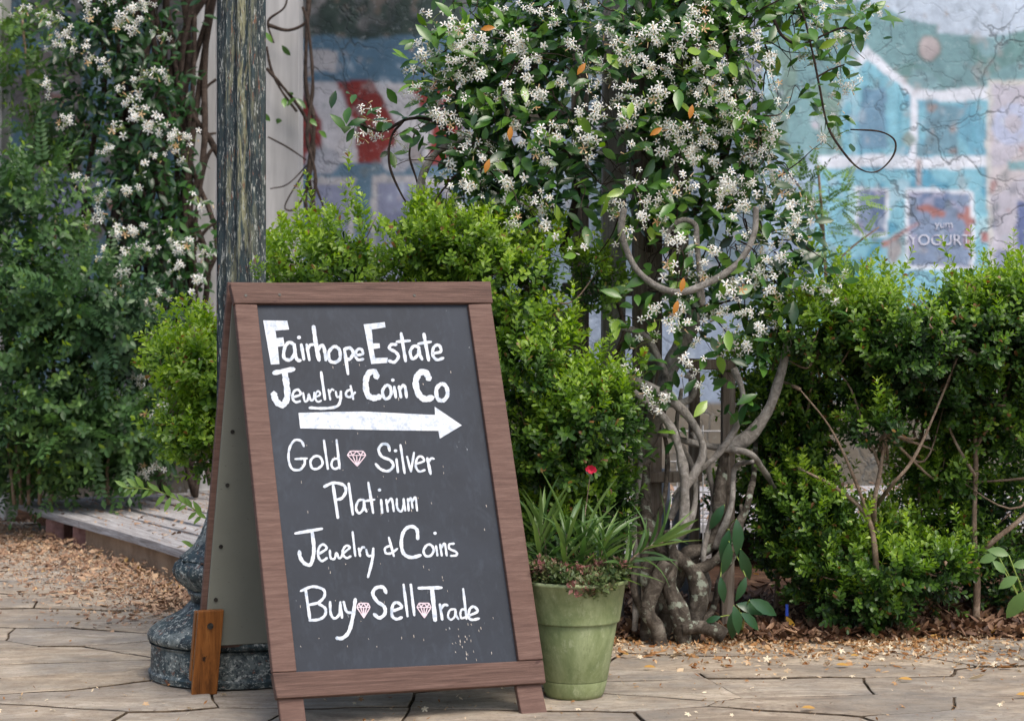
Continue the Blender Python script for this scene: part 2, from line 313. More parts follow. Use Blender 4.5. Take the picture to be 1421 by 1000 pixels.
pave = struct(bpy.data.objects.new('flagstone_paving', None)); C.objects.link(pave)
def clip_poly(poly, p, n):
    out = []
    for i in range(len(poly)):
        a, b = poly[i], poly[(i+1) % len(poly)]; da, db = np.dot(a-p, n), np.dot(b-p, n)
        if da <= 0: out.append(a)
        if da*db < 0: out.append(a+(b-a)*da/(da-db))
    return out
seeds = []
rr = np.random.RandomState(5)
for j, y in enumerate(np.arange(3.6, 10.8, .235)):
    for x in np.arange(-5, 5, .52):
        if rr.rand() > .12: seeds.append([x+(j % 2)*.26+rr.uniform(-.24, .24), y+rr.uniform(-.10, .10)])
seeds = np.array(seeds); sq = np.array([1, 2.0])
def edge_front(x): return 5.9+.04*math.sin(3*x)
def inside(c):
    x, y = c
    if x > 0.1: return y < 5.95
    if x > -1.3: return y < 6.3
    return y < 7.2-(x+1.3)*1.9 and y < 10.3
def stonework():
    for i, s0 in enumerate(seeds):
        if abs(s0[0]) > s0[1]*.33+.5 or not inside(s0): continue
        a = s0*sq; poly = [a+np.array(q) for q in ((-1.5, -1.5), (1.5, -1.5), (1.5, 1.5), (-1.5, 1.5))]
        for j, s1 in enumerate(seeds):
            if i != j:
                b = s1*sq; d = b-a
                if np.dot(d, d) < 9: poly = clip_poly(poly, (a+b)/2, d)
        poly = [p/sq for p in poly]; pts = []
        for k in range(len(poly)):
            p, q = poly[k], poly[(k+1) % len(poly)]; L = np.linalg.norm(q-p); m = max(1, int(L/.05))
            for q_ in range(m): pts.append(p+(q-p)*q_/m)
        pts = np.array(pts); p3 = np.c_[pts, np.zeros(len(pts))]
        pts = pts+np.c_[noise(p3, 3, 0), noise(p3, 3, 1)]*.022+np.c_[noise(p3, 14, 1), noise(p3, 14, 2)]*.006+np.c_[noise(p3, 40, 0), noise(p3, 40, 1)]*.0025
        c = pts.mean(0); d = pts-c; L = np.linalg.norm(d, axis=1, keepdims=True)
        top = c+d*(1-np.array([.007, .017])*(1+.35*noise(p3, 9, 1))[:, None]/L); top2 = c+d*(1-np.array([.004, .013])/L); n = len(pts); h = rr.uniform(-.0025, .0025); tx, ty = rr.uniform(-.006, .006, 2)
        def lev(q, z): return np.c_[q, z+(q-c)@np.array([tx, ty])]
        V = np.vstack([lev(top, h), lev(top2, h-.0025), lev(top2, -.03)]); Fs = [tuple(range(n))]
        for r_ in range(2): Fs += [(r_*n+k, (r_+1)*n+k, (r_+1)*n+(k+1) % n, r_*n+(k+1) % n) for k in range(n)]
        mk('flagstone', V, Fs, [M['stone'], M['joint']], pave, mi=[0]*(n+1)+[1]*n)
stonework()

# ---------------------------------------------------------------- mural wall
YW = 11.5
def inpoly(u, v, poly):
    r = np.zeros(u.shape, bool); n = len(poly)
    for i in range(n):
        x1, y1 = poly[i]; x2, y2 = poly[(i+1) % n]
        if y1 == y2: continue
        c_ = ((y1 > v) != (y2 > v)) & (u < (x2-x1)*(v-y1)/(y2-y1)+x1); r ^= c_
    return r
def mural():
    st = 2.5; us = np.arange(-260, 1700, st); vs = np.arange(-420, 715, st)
    U, V_ = np.meshgrid(us, vs)
    p3 = np.stack([U/100, V_/100, 0*U], -1)
    n1, n2, n3 = noise(p3, 1, 0), noise(p3, 4, 1), noise(p3, 12, 2)
    u = U+2.2*n2+1.0*n3; v = V_+2.2*noise(p3, 4, 2)+.9*noise(p3, 12, 0)
    col = np.zeros(U.shape+(3,)); 
    def put(mask, c, a=1.0):
        col[mask] = col[mask]*(1-a)+np.array(lin(*c))*a
    rect = lambda a, b, c_, d: (u > a) & (u < c_) & (v > b) & (v < d)
    put(np.ones(U.shape, bool), (104, 138, 150))
    # left half: sky, shop front, awning
    left = u < 760
    put(left & (v < 52), (70, 84, 78)); put(left & (v < 45) & (n2 > .3), (96, 100, 96)); put(left & (v < 30) & (n3+n1 > .9), (150, 146, 146))
    put(left & (v > 52) & (v < 113), (92, 124, 146)); put(left & (v > 60) & (v < 105) & (n2+n3*.6 > 1.15), (186, 158, 140))
    put(rect(418, 70, 466, 98), (178, 174, 176))
    put(left & (v > 113) & (v < 232), (198, 194, 197)); put(left & (v > 113) & (v < 232) & (n2 > .8), (168, 166, 172))
    for x0 in (360, 463, 566, 669):
        put(inpoly(u, v, [(x0, 113), (x0+54, 113), (x0+85, 170), (x0+82, 235), (x0+32, 235), (x0+30, 170)]), (138, 54, 50))
    put(left & (v > 113) & (v < 232) & (n3+n2 > 1.5), (156, 148, 148))
    sc_ = (v > 228) & (v < 700) & left; put(sc_, (92, 120, 140))
    for x0 in (442, 545, 648): put(((u-x0-4)/24)**2+((v-222)/20)**2 < 1, (168, 168, 176))
    put(left & (v > 245) & (n2 > .8), (150, 126, 110))
    for a, b in ((430, 490), (515, 627)):
        put(rect(a, 245, b, 420), (178, 174, 176)); put(rect(a+8, 256, b-8, 420), (132, 136, 160)); put(rect(a+8, 256, b-8, 420) & (n2 > .5), (112, 116, 142))
    lf = (u < 300); put(lf, (92, 124, 138)); put(lf & (n2+n1 > .9), (112, 106, 104)); put(rect(38, 70, 110, 240), (124, 114, 110)); put(lf & (n3 > 1.0), (150, 112, 100))
    put(rect(30, 250, 120, 420), (124, 128, 156))
    # right half
    rt = u >= 760
    put(rt, (124, 160, 164)); put(rt & (n1+n2*.4 > .4), (112, 148, 146)); put(rt & (n2 > .7), (134, 168, 174))
    cl = rt & (V_ < 22+16*noise(p3, 2.2, 1)+np.where(U > 1300, 14, 0)-np.where(U < 1210, 6, 0)+(U-1200)*.03); put(cl, (196, 208, 222))
    put(rt & (u < 1180) & (v > 70) & (v < 230) & (n2 > -.6), (124, 150, 140)); put(rt & (u < 1150) & (n2 > .75), (164, 196, 206))
    put(rt & (v > 215) & (u < 1175), (156, 178, 196)); put(rt & (v > 250) & (u < 1175) & (n2 > .2), (136, 148, 170))
    W_ = (226, 228, 236); B_ = (134, 190, 206)
    put(inpoly(u, v, [(1168, 95), (1203, 62), (1272, 130), (1375, 128), (1375, 480), (1130, 480), (1130, 228), (1168, 215)]), B_)
    hs = inpoly(u, v, [(1172, 90), (1203, 62), (1272, 130), (1375, 128), (1375, 480), (1172, 480)])
    put(hs & (n2 > .5), (116, 172, 194)); put(hs & (n2 < -.8), (150, 204, 216)); put(hs & (np.mod(u, 26) < 3) & (v < 215), (108, 168, 188))
    put(inpoly(u, v, [(1180, 90), (1203, 62), (1275, 128), (1268, 138), (1203, 80), (1186, 100)]), W_)
    put(inpoly(u, v, [(1265, 126), (1375, 124), (1375, 141), (1268, 140)]), W_); put(rect(1264, 130, 1274, 215), W_); put(rect(1183, 85, 1190, 215), (170, 206, 218), .7)
    put(rect(1130, 214, 1375, 231), W_)
    put(rect(1194, 122, 1231, 206), (98, 136, 160)); put(rect(1194, 122, 1231, 206) & (n2 > .3), (116, 152, 176)); put(rect(1284, 145, 1330, 210), (120, 158, 174)); put(rect(1284, 145, 1330, 210) & (n3 > .6), (150, 140, 140))
    put(hs & (v > 231) & (n2+n3*.5 > .4), (92, 158, 184)); put(hs & (v > 231) & (n2 < -.9), (168, 204, 212))
    for a, b, c_, d, i in ((1185, 260, 1233, 327, 4), (1255, 262, 1351, 376, 5)):
        put(rect(a, b, c_, d), (230, 231, 238)); put(rect(a+i, b+i, c_-i, d-i), (134, 150, 176)); put(rect(a+i, b+i, c_-i, d-i) & (n2 > .2), (106, 124, 156)); put(rect(a+i, b+i, c_-i, d-i) & (n3 > .7), (160, 160, 184))
    rust = (np.abs(v-(330-(u-1240)*.55)) < 5+3*n2) & (u > 1225) & (u < 1300) | (np.abs(v-(296+(u-1300)*.2)) < 4+3*n3) & (u > 1270) & (u < 1352) | (np.abs(u-1342) < 5+2*n2) & (v > 285) & (v < 345)
    put(rust & (n3 > -.6), (172, 118, 112))
    put(inpoly(u, v, [(1232, 330), (1246, 322), (1250, 350), (1236, 372), (1228, 352)]), (168, 140, 134), .7)
    put((np.abs(u-1277) < 4) & (v > 218) & (v < 260), (176, 150, 146), .8); put((u > 1360) & (u < 1372) & (v > 322) & (v < 338), (170, 118, 116))
    pk = (u > 1372) & (v > 113); put(pk, (196, 190, 200)); put(pk & (n2 > .6), (206, 196, 198)); put(pk & (n3+n2 > 1.5), (176, 140, 138)); put(pk & (v > 290) & (n2 < -.8), (150, 156, 182))
    put((u > 1370) & (u < 1376) & (v > 111), (206, 204, 200)); put((v > 111) & (v < 117) & (u > 1372), (208, 204, 198))
    cr = ((u-1405)**2+(v-172)**2); put((cr < 27**2) & (cr > 12**2), (190, 196, 220)); put(rect(1400, 222, 1500, 234), (136, 178, 184)); put(rect(1412, 282, 1480, 345), (112, 124, 166))
    put(((u-1288)/16)**2+((v-71)/17)**2 < 1, (120, 134, 130)); put(((u-1288)/13)**2+((v-71)/14.5)**2 < 1, (184, 172, 172))
    put((np.abs(u-1262)+np.abs(v-190) < 12), (150, 166, 160)); put(((u-1130)/6)**2+((v-172)/6)**2 < 1, (190, 178, 186))
    mid = (u > 640) & (u < 1060); put(mid, (112, 128, 140)); put(mid & (n1 > .3), (132, 138, 152)); put(mid & (v > 430), (142, 154, 172))
    put((v > 560), (120, 110, 96))
    f1 = noise(p3, 20, 1)+noise(p3, 9, 0)*.8; f2 = noise(p3, 17, 0)+noise(p3, 7, 2)*.8
    for m_, c_, a_ in ((f1 > 1.6, (176, 166, 164), .45), (f1 < -1.7, (84, 96, 104), .4), (f2 > 1.6, (196, 206, 216), .4), (f2 < -1.7, (118, 128, 130), .5)): put(m_ & (v < 560), c_, a_)
    put(left & (v < 52) & (f1 > .6), (112, 112, 112), .7); put(left & (v < 52) & (f2 > .8), (52, 66, 62), .8); put(left & (v < 52) & (f2 < -1.), (132, 116, 106), .6)
    g_ = col.mean(-1, keepdims=True); col = (.93*col+.07*g_)*np.array([.96, 1.0, 1.03]); k5 = np.array([1, 2, 1])/4.
    for ax in (0, 1): col = np.apply_along_axis(lambda m_: np.convolve(np.pad(m_, 1, 'edge'), k5, 'valid'), ax, col)
    grime = np.clip(.5+.35*noise(np.stack([U/40, V_/160, 0*U], -1), 1.5, 1)+.25*noise(p3, 25, 0), 0, 1)[..., None]; col = col*(.86+.2*grime)
    return us, vs, col
us, vs, col = mural()
U, V_ = np.meshgrid(us, vs); Pm = np.stack([(U-710.5)/F*YW, np.full(U.shape, YW), H-(V_-500)/F*YW], -1)
nx, ny = len(us), len(vs); idx = np.arange(nx*ny).reshape(ny, nx)
Fs = np.stack([idx[:-1, :-1], idx[1:, :-1], idx[1:, 1:], idx[:-1, 1:]], -1).reshape(-1, 4)
t = NT('painted_cracked_plaster'); at = t.n('Attribute', attribute_name='mural')
co = t.coord((1, 1, 1)); wrp = t.n('TexNoise', _Scale=2.2, _Detail=5.0); t.l(co, wrp.inputs[0])
ad = t.n('VectorMath', operation='MULTIPLY_ADD'); t.l(wrp.outputs['Color'], ad.inputs[0]); ad.inputs[1].default_value = (.95, .95, .95); t.l(co, ad.inputs[2])
vo = t.n('TexVoronoi', feature='DISTANCE_TO_EDGE', _Scale=1.7); t.l(ad.outputs[0], vo.inputs['Vector'])
vo2 = t.n('TexVoronoi', feature='DISTANCE_TO_EDGE', _Scale=5.5); t.l(ad.outputs[0], vo2.inputs['Vector'])
k1 = t.ramp(vo.outputs[0], [(0, (1, 1, 1)), (.006, (.9, .9, .9)), (.018, (0, 0, 0))]); k2 = t.ramp(vo2.outputs[0], [(0, (.5, .5, .5)), (.04, (0, 0, 0))])
gate = t.ramp(t.noise(co, 1.3, 2), [(.42, (.15, .15, .15)), (.55, (1, 1, 1))]); k = t.mix(1.0, t.mix(1.0, k1, k2, 'LIGHTEN'), gate, 'MULTIPLY')
c = t.mix(.7, at.outputs['Color'], t.ramp(t.noise(co, 7, 8, .75), [(.3, (.72, .72, .73)), (.7, (1.3, 1.28, 1.26))]), 'MULTIPLY')
c = t.mix(t.ramp(t.noise(co, 16, 6, .8), [(.56, (0, 0, 0)), (.66, (.3, .3, .3))]), c, lin(196, 206, 210))
c = t.mix(t.ramp(t.noise(t.coord((3, 3, .6)), 4, 7, .8), [(.56, (0, 0, 0)), (.7, (.45, .45, .45))]), c, lin(92, 104, 110))
c = t.mix(t.ramp(t.noise(co, 5, 7, .8), [(.635, (0, 0, 0)), (.67, (.8, .8, .8))]), c, lin(176, 164, 158))
kk = t.mix(1.0, k, (.62, .62, .62), 'MULTIPLY'); c = t.mix(kk, c, lin(78, 84, 86))
t.bump(t.mix(.3, t.ramp(k, [(0, (1, 1, 1)), (1, (0, 0, 0))]), t.noise(co, 12, 6)), .5, .02); M['mural'] = t.base(c, .8, .2)
wall = thing('mural_wall', 'cracked plaster wall painted with a faded mural of blue and pink shop fronts', 'wall', (0, YW, 0))
wo = mk('painted_plaster', Pm.reshape(-1, 3), Fs, M['mural'], wall)
ca = wo.data.color_attributes.new('mural', 'FLOAT_COLOR', 'POINT'); ca.data.foreach_set('color', np.c_[col.reshape(-1, 3), np.ones(nx*ny)].astype(np.float32).ravel())
MB().box((0, YW+.16, 1.9), (7, .15, 2.3)).build('wall_core', M['conc'], wall)
# faded window lettering of the mural
def text_obj(body, u, v, hpx, Y, m, parent, name):
    cu = bpy.data.curves.new(name, 'FONT'); cu.body = body; cu.size = S(hpx, Y)*1.25; cu.align_x = 'CENTER'; cu.extrude = .001; cu.space_character = 1.0
    o = bpy.data.objects.new(name, cu); C.objects.link(o); dg = bpy.context.evaluated_depsgraph_get()
    me = bpy.data.meshes.new_from_object(o.evaluated_get(dg)); bpy.data.objects.remove(o)
    me.materials.clear(); me.materials.append(m)
    o = bpy.data.objects.new(name, me); C.objects.link(o); o.parent = parent; p = P(u, v, Y)-rootloc(parent); o.location = p; o.rotation_euler = (R(90), 0, 0); return o
t = NT('faded_white_sign_paint'); M['fade'] = t.base(t.ramp(t.noise(t.coord(), 25, 6), [(.38, lin(140, 144, 168)), (.5, lin(206, 208, 220))]), .8)
text_obj('YOGURT', 1304, 340, 17, YW-.006, M['fade'], wall, 'painted_lettering')
text_obj('yum', 1310, 316, 12, YW-.006, M['fade'], wall, 'painted_lettering')

# porch: white columns and an unseen roof added to shade the left half of the wall
def column(u0, u1, Y, label):
    c = thing('porch_column', label, 'column', P((u0+u1)/2, 500, Y)*[1, 1, 0], 'white porch columns')
    w_ = S(u1-u0, Y)/2; x = P((u0+u1)/2, 0, Y)[0]
    MB().box((x, Y, 2.05), (w_, .1, 2.05)).build('shaft', M['white'], c, bevel=.006)
    MB().box((x, Y, 4.14), (w_+.04, .14, .04)).build('capital', M['white'], c, bevel=.006)
    MB().box((x, Y, .08), (w_+.03, .13, .08)).build('plinth', M['white'], c, bevel=.006)
column(-40, 9, 10.3, 'white porch column at the far left edge behind the feathery shrub')
column(272, 303, 10.6, 'narrow white porch column just left of the lamp post')
column(371, 418, 10.3, 'white porch column with vine stems just right of the lamp post')
rf = thing('shade_roof', 'unseen flat roof added over the white columns to shade the mural', 'roof', (-2.8, 10.6, 4.2))
MB().box((-2.8, 10.6, 4.26), (2.75, .42, .06)).build('roof_deck', M['roof'], rf)
MB().box((-2.8, 10.14, 4.2), (2.75, .03, .13)).build('fascia', M['white'], rf)

# ---------------------------------------------------------------- boardwalks, bricks, kerb
def boardwalk(p0, p1, width, n, z, label, seed, gap=.012, pm='plank'):
    b = thing('boardwalk', label, 'boardwalk', (p0[0], p0[1], 0)); rq = np.random.RandomState(seed)
    p0, p1 = np.array(p0), np.array(p1); d = nrm(p1-p0); q = np.array([-d[1], d[0]]); L = np.linalg.norm(p1-p0)
    for i in range(n):
        a = -rq.uniform(0, .06); e = L+rq.uniform(0, .06); w0 = i*width+gap/2; w1 = (i+1)*width-gap/2; m = 14; mb = MB(); V = []
        zz = rq.uniform(-.004, .004); ph = rq.uniform(0, 6)
        for k in range(m+1):
            s_ = a+(e-a)*k/m; dz = zz+.004*math.sin(s_*2+ph)
            for wv, dd in ((w0, 0), (w0+.02, .002), (w1-.02, .002), (w1, 0)):
                p = p0+d*s_+q*(wv+.002*math.sin(s_*9+ph)); V.append([p[0], p[1], z+dz+dd])
            for wv in (w1, w0):
                p = p0+d*s_+q*wv; V.append([p[0], p[1], z-.035+dz])
        Fs = [(k*6+j, k*6+(j+1) % 6, (k+1)*6+(j+1) % 6, (k+1)*6+j) for k in range(m) for j in range(6)]+[(0, 5, 4, 3, 2, 1), tuple(m*6+j for j in range(6))]
        o = mk('plank', V, Fs, M[pm], b); 
    return b
e0, e1 = G(14, 694, .15)[:2], G(300, 778, .15)[:2]; e2 = e1+(e1-e0)*.18
boardwalk(e0, e2, .14, 14, .15, 'low weathered boardwalk strewn with dry petals, left of the lamp post', 3, .016, 'plank_slanted')
boardwalk((0.2, 7.6), (5.5, 7.4), .15, 16, .22, 'pale weathered boardwalk seen through the stems of the right hedge', 4)
for uu, vv, w_, lab in ((83, 748, 34, 'reddish brick under the boardwalk edge, the farther of two'), (124, 760, 42, 'reddish brick under the boardwalk edge, the nearer of two')):
    p = G(uu, vv); b = MB().box((p[0]+.02, p[1]+.06, .052), (S(w_, p[1])/2, .09, .055), rz=-.5).build('brick', M['brick'], bevel=.006); tag(b, lab, 'brick', 'bricks propping the boardwalk')
d = nrm(e1-e0); q = np.array([-d[1], d[0]])
k0 = e0+d*1.35+q*.05; k1 = e2-d*.02+q*.05
mb = MB(); mb.quad_prism([np.r_[x, .112] for x in (k0, k1, k1+q*.3, k0+q*.3)][::1], [np.r_[x, -.02] for x in (k0, k1, k1+q*.3, k0+q*.3)])
tag(mb.build('concrete_kerb', M['conc'], bevel=.01), 'tan concrete kerb block under the near edge of the boardwalk', 'kerb')

# ---------------------------------------------------------------- A-frame chalkboard sign
YA, LE, RO = 0.36520679, 0.37447274, 0.00973373
wv = np.array([math.cos(YA), math.sin(YA), 0]); uv = math.cos(LE)*np.array([0, 0, 1.])+math.sin(LE)*np.array([-math.sin(YA), math.cos(YA), 0])
w2 = math.cos(RO)*wv+math.sin(RO)*uv; u2 = -math.sin(RO)*wv+math.cos(RO)*uv; nn = np.cross(w2, u2)      # nn points at the viewer
if nn[1] > 0: nn = -nn
BL = np.array([-.6057, 4.3925, .0748])
def onb(u, v, off=0.0):
    r = np.array([(u-710.5)/F, 1, -(v-500)/F]); o = np.array([0, 0, H]); p = BL+nn*off
    return o+r*(np.dot(p-o, nn)/np.dot(r, nn))
sign = thing('chalkboard_sign', 'brown framed A-frame chalkboard with white hand lettering and an arrow standing on the paving', 'sign', (-.4, 4.7, 0))
def board(name, px, th, m, off=0., bevel=.003, parent=None):
    f = [onb(u, v, off) for u, v in px]; return MB().quad_prism(f, [p-nn*th for p in f]).build(name, m, parent or sign, bevel=bevel)
board('top_rail', [(319, 392), (681, 390), (684.5, 420), (325.5, 420.5)], .028, M['frame_h'], .001)
board('stile', [(326, 421.5), (357, 422), (412, 931), (378.5, 932)], .026, M['frame'])
board('stile', [(650, 422), (682, 421), (754, 914), (720, 916)], .026, M['frame'])
board('bottom_rail', [(378, 933), (754, 915), (758, 947), (384.5, 968.5)], .028, M['frame_h'], .001)
board('leg', [(386, 969), (421, 967), (428, 1019), (392, 1021)], .02, M['frame'], -.012)
board('leg', [(716, 950), (751, 948), (760, 989), (724, 991)], .02, M['frame'], -.012)
cb = board('chalkboard', [(350, 415), (656, 415), (727, 925), (405, 940)], .006, M['chalkboard'], -.014, 0)
ZL = -.0128
def stroke(mb, pts, wpx, conv, closed=False, z=0, rq=None):
    p = np.array([conv(*q) for q in pts], float)
    if closed: p = np.vstack([p, p[:1]])
    if len(p) > 2:
        if closed: pp = np.vstack([p[-2], p, p[1]]); s_ = smooth_path(pp, 6)[6:-6]
        else: s_ = smooth_path(p, 6)
    else: s_ = p[0]+(p[1]-p[0])*np.linspace(0, 1, 7)[:, None]
    T = nrm(np.gradient(s_, axis=0)); Nn = np.c_[-T[:, 1], T[:, 0]]; n = len(s_)
    wd = wpx/2*(1+.10*np.sin(np.arange(n)*1.3+pts[0][0])+.07*np.sin(np.arange(n)*2.9+pts[0][1]))
    if not closed: wd[0] *= .8; wd[-1] *= .8
    A = s_+Nn*wd[:, None]; B = s_-Nn*wd[:, None]
    if not closed:
        cap0 = s_[0]-T[0]*wpx*.3; cap1 = s_[-1]+T[-1]*wpx*.3
    V = [onb(x, y, ZL+z) for x, y in A]+[onb(x, y, ZL+z) for x, y in B]
    Fs = [(i, i+1, n+i+1, n+i) for i in range(n-1)]
    if not closed:
        V += [onb(*cap0, ZL+z), onb(*cap1, ZL+z)]; Fs += [(0, n, 2*n), (n-1, 2*n+1, 2*n-1)]
    mb.add(V, Fs)
def fill(mb, pts, conv, z=0): mb.add([onb(*conv(*q), ZL+z) for q in pts], [tuple(range(len(pts)))])
def dot(mb, x, y, r, conv, z=0): fill(mb, [(x+r*math.cos(a)*(1.1), y+r*math.sin(a)) for a in np.linspace(0, 6.28, 9)[:-1]], conv, z)
cA = lambda x, y: (340+x/4.18, 420+y/4.18)
cB = lambda x, y: (380+x/4.44, 590+y/4.44)
cC = lambda x, y: (380+x/4.18, 700+y/4.18)
_zz = [0]
def word(conv, scl, items, m='chalk', name='lettering'):
    mb = MB()
    for it in items:
        _zz[0] = (_zz[0]+1) % 12; z = _zz[0]*.00006
        if it[0] == 'f': fill(mb, it[1], conv, z)
        elif it[0] == 'd': dot(mb, it[1], it[2], it[3], conv, z)
        else: stroke(mb, it[1], it[0]/scl, conv, len(it) > 2, z)
    return mb.build(name, M[m], sign)
word(cA, 4.18, [('f', [(105, 102), (245, 104), (256, 155), (176, 162), (183, 205), (222, 200), (230, 250), (190, 255), (200, 355), (150, 358)]),
    (19, [(287, 243), (255, 230), (230, 262), (226, 318), (262, 330), (288, 290), (286, 238)]), (19, [(284, 240), (292, 300), (305, 332), (324, 334)]), (19, [(326, 240), (342, 330)]), ('d', 313, 201, 11),
    (17, [(357, 240), (374, 334)]), (17, [(364, 268), (378, 246), (396, 242)]), (24, [(397, 135), (412, 245), (430, 335)]), (19, [(424, 275), (440, 248), (458, 260), (470, 335)]),
    (19, [(512, 256), (485, 290), (492, 335), (522, 345), (550, 325), (550, 280), (533, 258)], 1), (19, [(576, 265), (598, 415)]), (19, [(578, 268), (608, 262), (628, 288), (612, 322), (588, 330)]),
    (16, [(640, 303), (664, 302), (684, 294), (673, 268), (648, 276), (641, 308), (656, 330), (688, 326)])])
word(cA, 4.18, [('f', [(688, 125), (810, 112), (815, 142), (735, 155), (742, 235), (780, 235), (783, 262), (745, 268), (755, 320), (828, 318), (825, 348), (732, 355)]),
    (18, [(880, 242), (848, 243), (838, 265), (872, 285), (890, 312), (866, 344), (832, 335)]), (19, [(905, 175), (932, 340)]), (17, [(878, 226), (958, 220)]),
    (18, [(1010, 256), (978, 252), (958, 285), (972, 325), (1003, 300), (1010, 255)]), (18, [(1008, 256), (1014, 300), (1028, 330)]), (19, [(1037, 178), (1050, 250), (1066, 336)]), (17, [(1003, 238), (1080, 226)]),
    (17, [(1088, 294), (1136, 282), (1125, 246), (1096, 256), (1088, 300), (1112, 330), (1152, 320)])])
word(cA, 4.18, [(36, [(228, 392), (240, 470), (245, 545), (222, 590), (190, 580), (170, 545), (168, 520)]), (28, [(165, 407), (285, 384)]),
    (14, [(275, 548), (322, 531), (308, 504), (283, 515), (275, 550), (293, 575), (322, 570)]), (12, [(337, 520), (346, 568), (362, 566), (370, 530), (382, 566), (398, 556), (402, 518)]),
    (11, [(411, 546), (436, 532), (427, 512), (412, 524), (409, 558), (424, 574), (444, 566)]), (16, [(441, 400), (464, 562)]), (12, [(484, 502), (495, 563)]), (11, [(489, 525), (503, 502), (516, 508)]),
    (12, [(526, 512), (534, 545), (552, 540)]), (16, [(556, 512), (552, 570), (528, 602), (450, 612), (372, 608)]),
    (14, [(612, 480), (628, 560)]), (14, [(612, 502), (590, 514), (586, 536), (608, 546), (640, 518)])])
word(cA, 4.18, [(34, [(766, 436), (752, 402), (718, 408), (700, 460), (710, 530), (745, 552), (786, 543)]), (18, [(818, 480), (798, 510), (806, 550), (830, 554), (848, 525), (840, 486)], 1),
    (18, [(865, 485), (875, 550)]), ('d', 857, 448, 10), (17, [(893, 482), (905, 550)]), (17, [(899, 500), (918, 478), (930, 495), (937, 550)])])
word(cA, 4.18, [(36, [(1070, 445), (1045, 403), (1008, 412), (990, 465), (1008, 530), (1045, 558), (1090, 548)]), (23, [(1140, 470), (1110, 502), (1118, 556), (1150, 566), (1174, 535), (1168, 488)], 1)])
word(cA, 4.18, [('f', [(310, 638), (500, 632), (690, 630), (1102, 650), (1100, 602), (1258, 710), (1130, 787), (1122, 742), (900, 740), (700, 736), (320, 728)])], name='painted_arrow')
word(cB, 4.44, [(15, [(186, 130), (168, 96), (128, 92), (97, 140), (91, 210), (112, 266), (158, 273), (188, 240), (190, 205)]), (14, [(130, 207), (206, 203)]),
    (15, [(252, 190), (226, 220), (236, 262), (270, 266), (300, 236), (286, 196)], 1), (15, [(308, 90), (333, 270)]), (15, [(386, 88), (406, 266)]), (14, [(402, 203), (366, 210), (355, 245), (375, 268), (406, 254)])])
word(cB, 4.44, [(17, [(714, 158), (702, 120), (668, 116), (646, 148), (664, 190), (718, 215), (736, 248), (706, 280), (660, 270), (626, 236)]), (15, [(755, 205), (765, 290)]), ('d', 750, 156, 10),
    (15, [(780, 118), (806, 295)]), (14, [(820, 190), (845, 285)]), (14, [(845, 285), (864, 165)]), (14, [(874, 238), (926, 217), (906, 190), (882, 205), (874, 250), (895, 283), (932, 274)]), (18, [(945, 200), (966, 300)]), (15, [(952, 228), (968, 204), (988, 206)])])
word(cB, 4.44, [(19, [(364, 362), (395, 570)]), (18, [(308, 378), (365, 354), (428, 366), (444, 405), (418, 448), (375, 458)]), (17, [(461, 355), (487, 550)]), (15, [(555, 457), (522, 463), (506, 508), (524, 540), (550, 515), (557, 458)]), (15, [(556, 460), (560, 505), (572, 532)]),
    (17, [(582, 350), (612, 540)]), (14, [(558, 466), (622, 456)]), (15, [(660, 455), (668, 540)]), ('d', 651, 397, 10), (14, [(692, 455), (703, 532)]), (14, [(698, 478), (722, 450), (732, 475), (739, 530)]),
    (14, [(757, 450), (760, 505), (782, 530), (798, 500), (800, 450)]), (14, [(799, 455), (810, 526)]), (14, [(825, 450), (831, 526)]), (13, [(829, 470), (844, 447), (855, 510)]), (13, [(854, 468), (872, 443), (883, 526)])])
word(cB, 4.44, [(22, [(235, 648), (246, 740), (244, 800), (225, 856), (188, 848), (162, 810), (157, 772)]), (19, [(130, 665), (299, 635)]), (15, [(276, 792), (325, 757), (302, 732), (277, 756), (274, 805), (295, 834), (330, 815)]),
    (14, [(345, 767), (350, 815), (374, 820), (386, 784), (400, 816), (420, 803), (424, 765)]), (14, [(428, 786), (468, 752), (447, 740), (427, 765), (430, 800), (450, 816), (476, 804)]), (14, [(485, 653), (502, 806)]),
    (14, [(523, 755), (532, 806)]), (14, [(528, 778), (546, 750), (560, 752)]), (14, [(568, 762), (580, 802), (604, 800)]), (17, [(613, 755), (606, 830), (580, 935)])])
word(cB, 4.44, [(15, [(708, 688), (740, 805)]), (14, [(715, 740), (686, 755), (690, 785), (722, 786), (762, 758)]), (21, [(887, 700), (880, 640), (842, 622), (802, 650), (785, 720), (800, 788), (848, 812), (906, 798)]),
    (15, [(946, 735), (922, 770), (936, 803), (968, 800), (985, 766), (970, 738)], 1), (14, [(999, 740), (1008, 803)]), ('d', 993, 663, 10), (14, [(1024, 730), (1035, 803)]), (14, [(1030, 755), (1052, 728), (1066, 803)]), (14, [(1112, 727), (1082, 732), (1082, 758), (1122, 778), (1126, 798), (1088, 803)])])
word(cC, 4.18, [(17, [(184, 490), (210, 668)]), (16, [(155, 500), (225, 474), (288, 492), (292, 532), (258, 566), (202, 580)]), (16, [(258, 572), (298, 600), (296, 640), (262, 664), (205, 670)]),
    (15, [(326, 560), (330, 630), (352, 658), (380, 632), (386, 562)]), (15, [(385, 570), (396, 656)]), (15, [(404, 560), (422, 618), (455, 625)]), (21, [(473, 545), (458, 650), (435, 735), (398, 772), (362, 772)])])
word(cC, 4.18, [(20, [(652, 512), (634, 478), (592, 482), (574, 516), (600, 560), (640, 590), (644, 630), (612, 655), (580, 632)]), (17, [(692, 615), (742, 592), (716, 566), (690, 582), (685, 640), (710, 662), (744, 652)]), (16, [(752, 460), (776, 648)]), (16, [(794, 460), (815, 642)])])
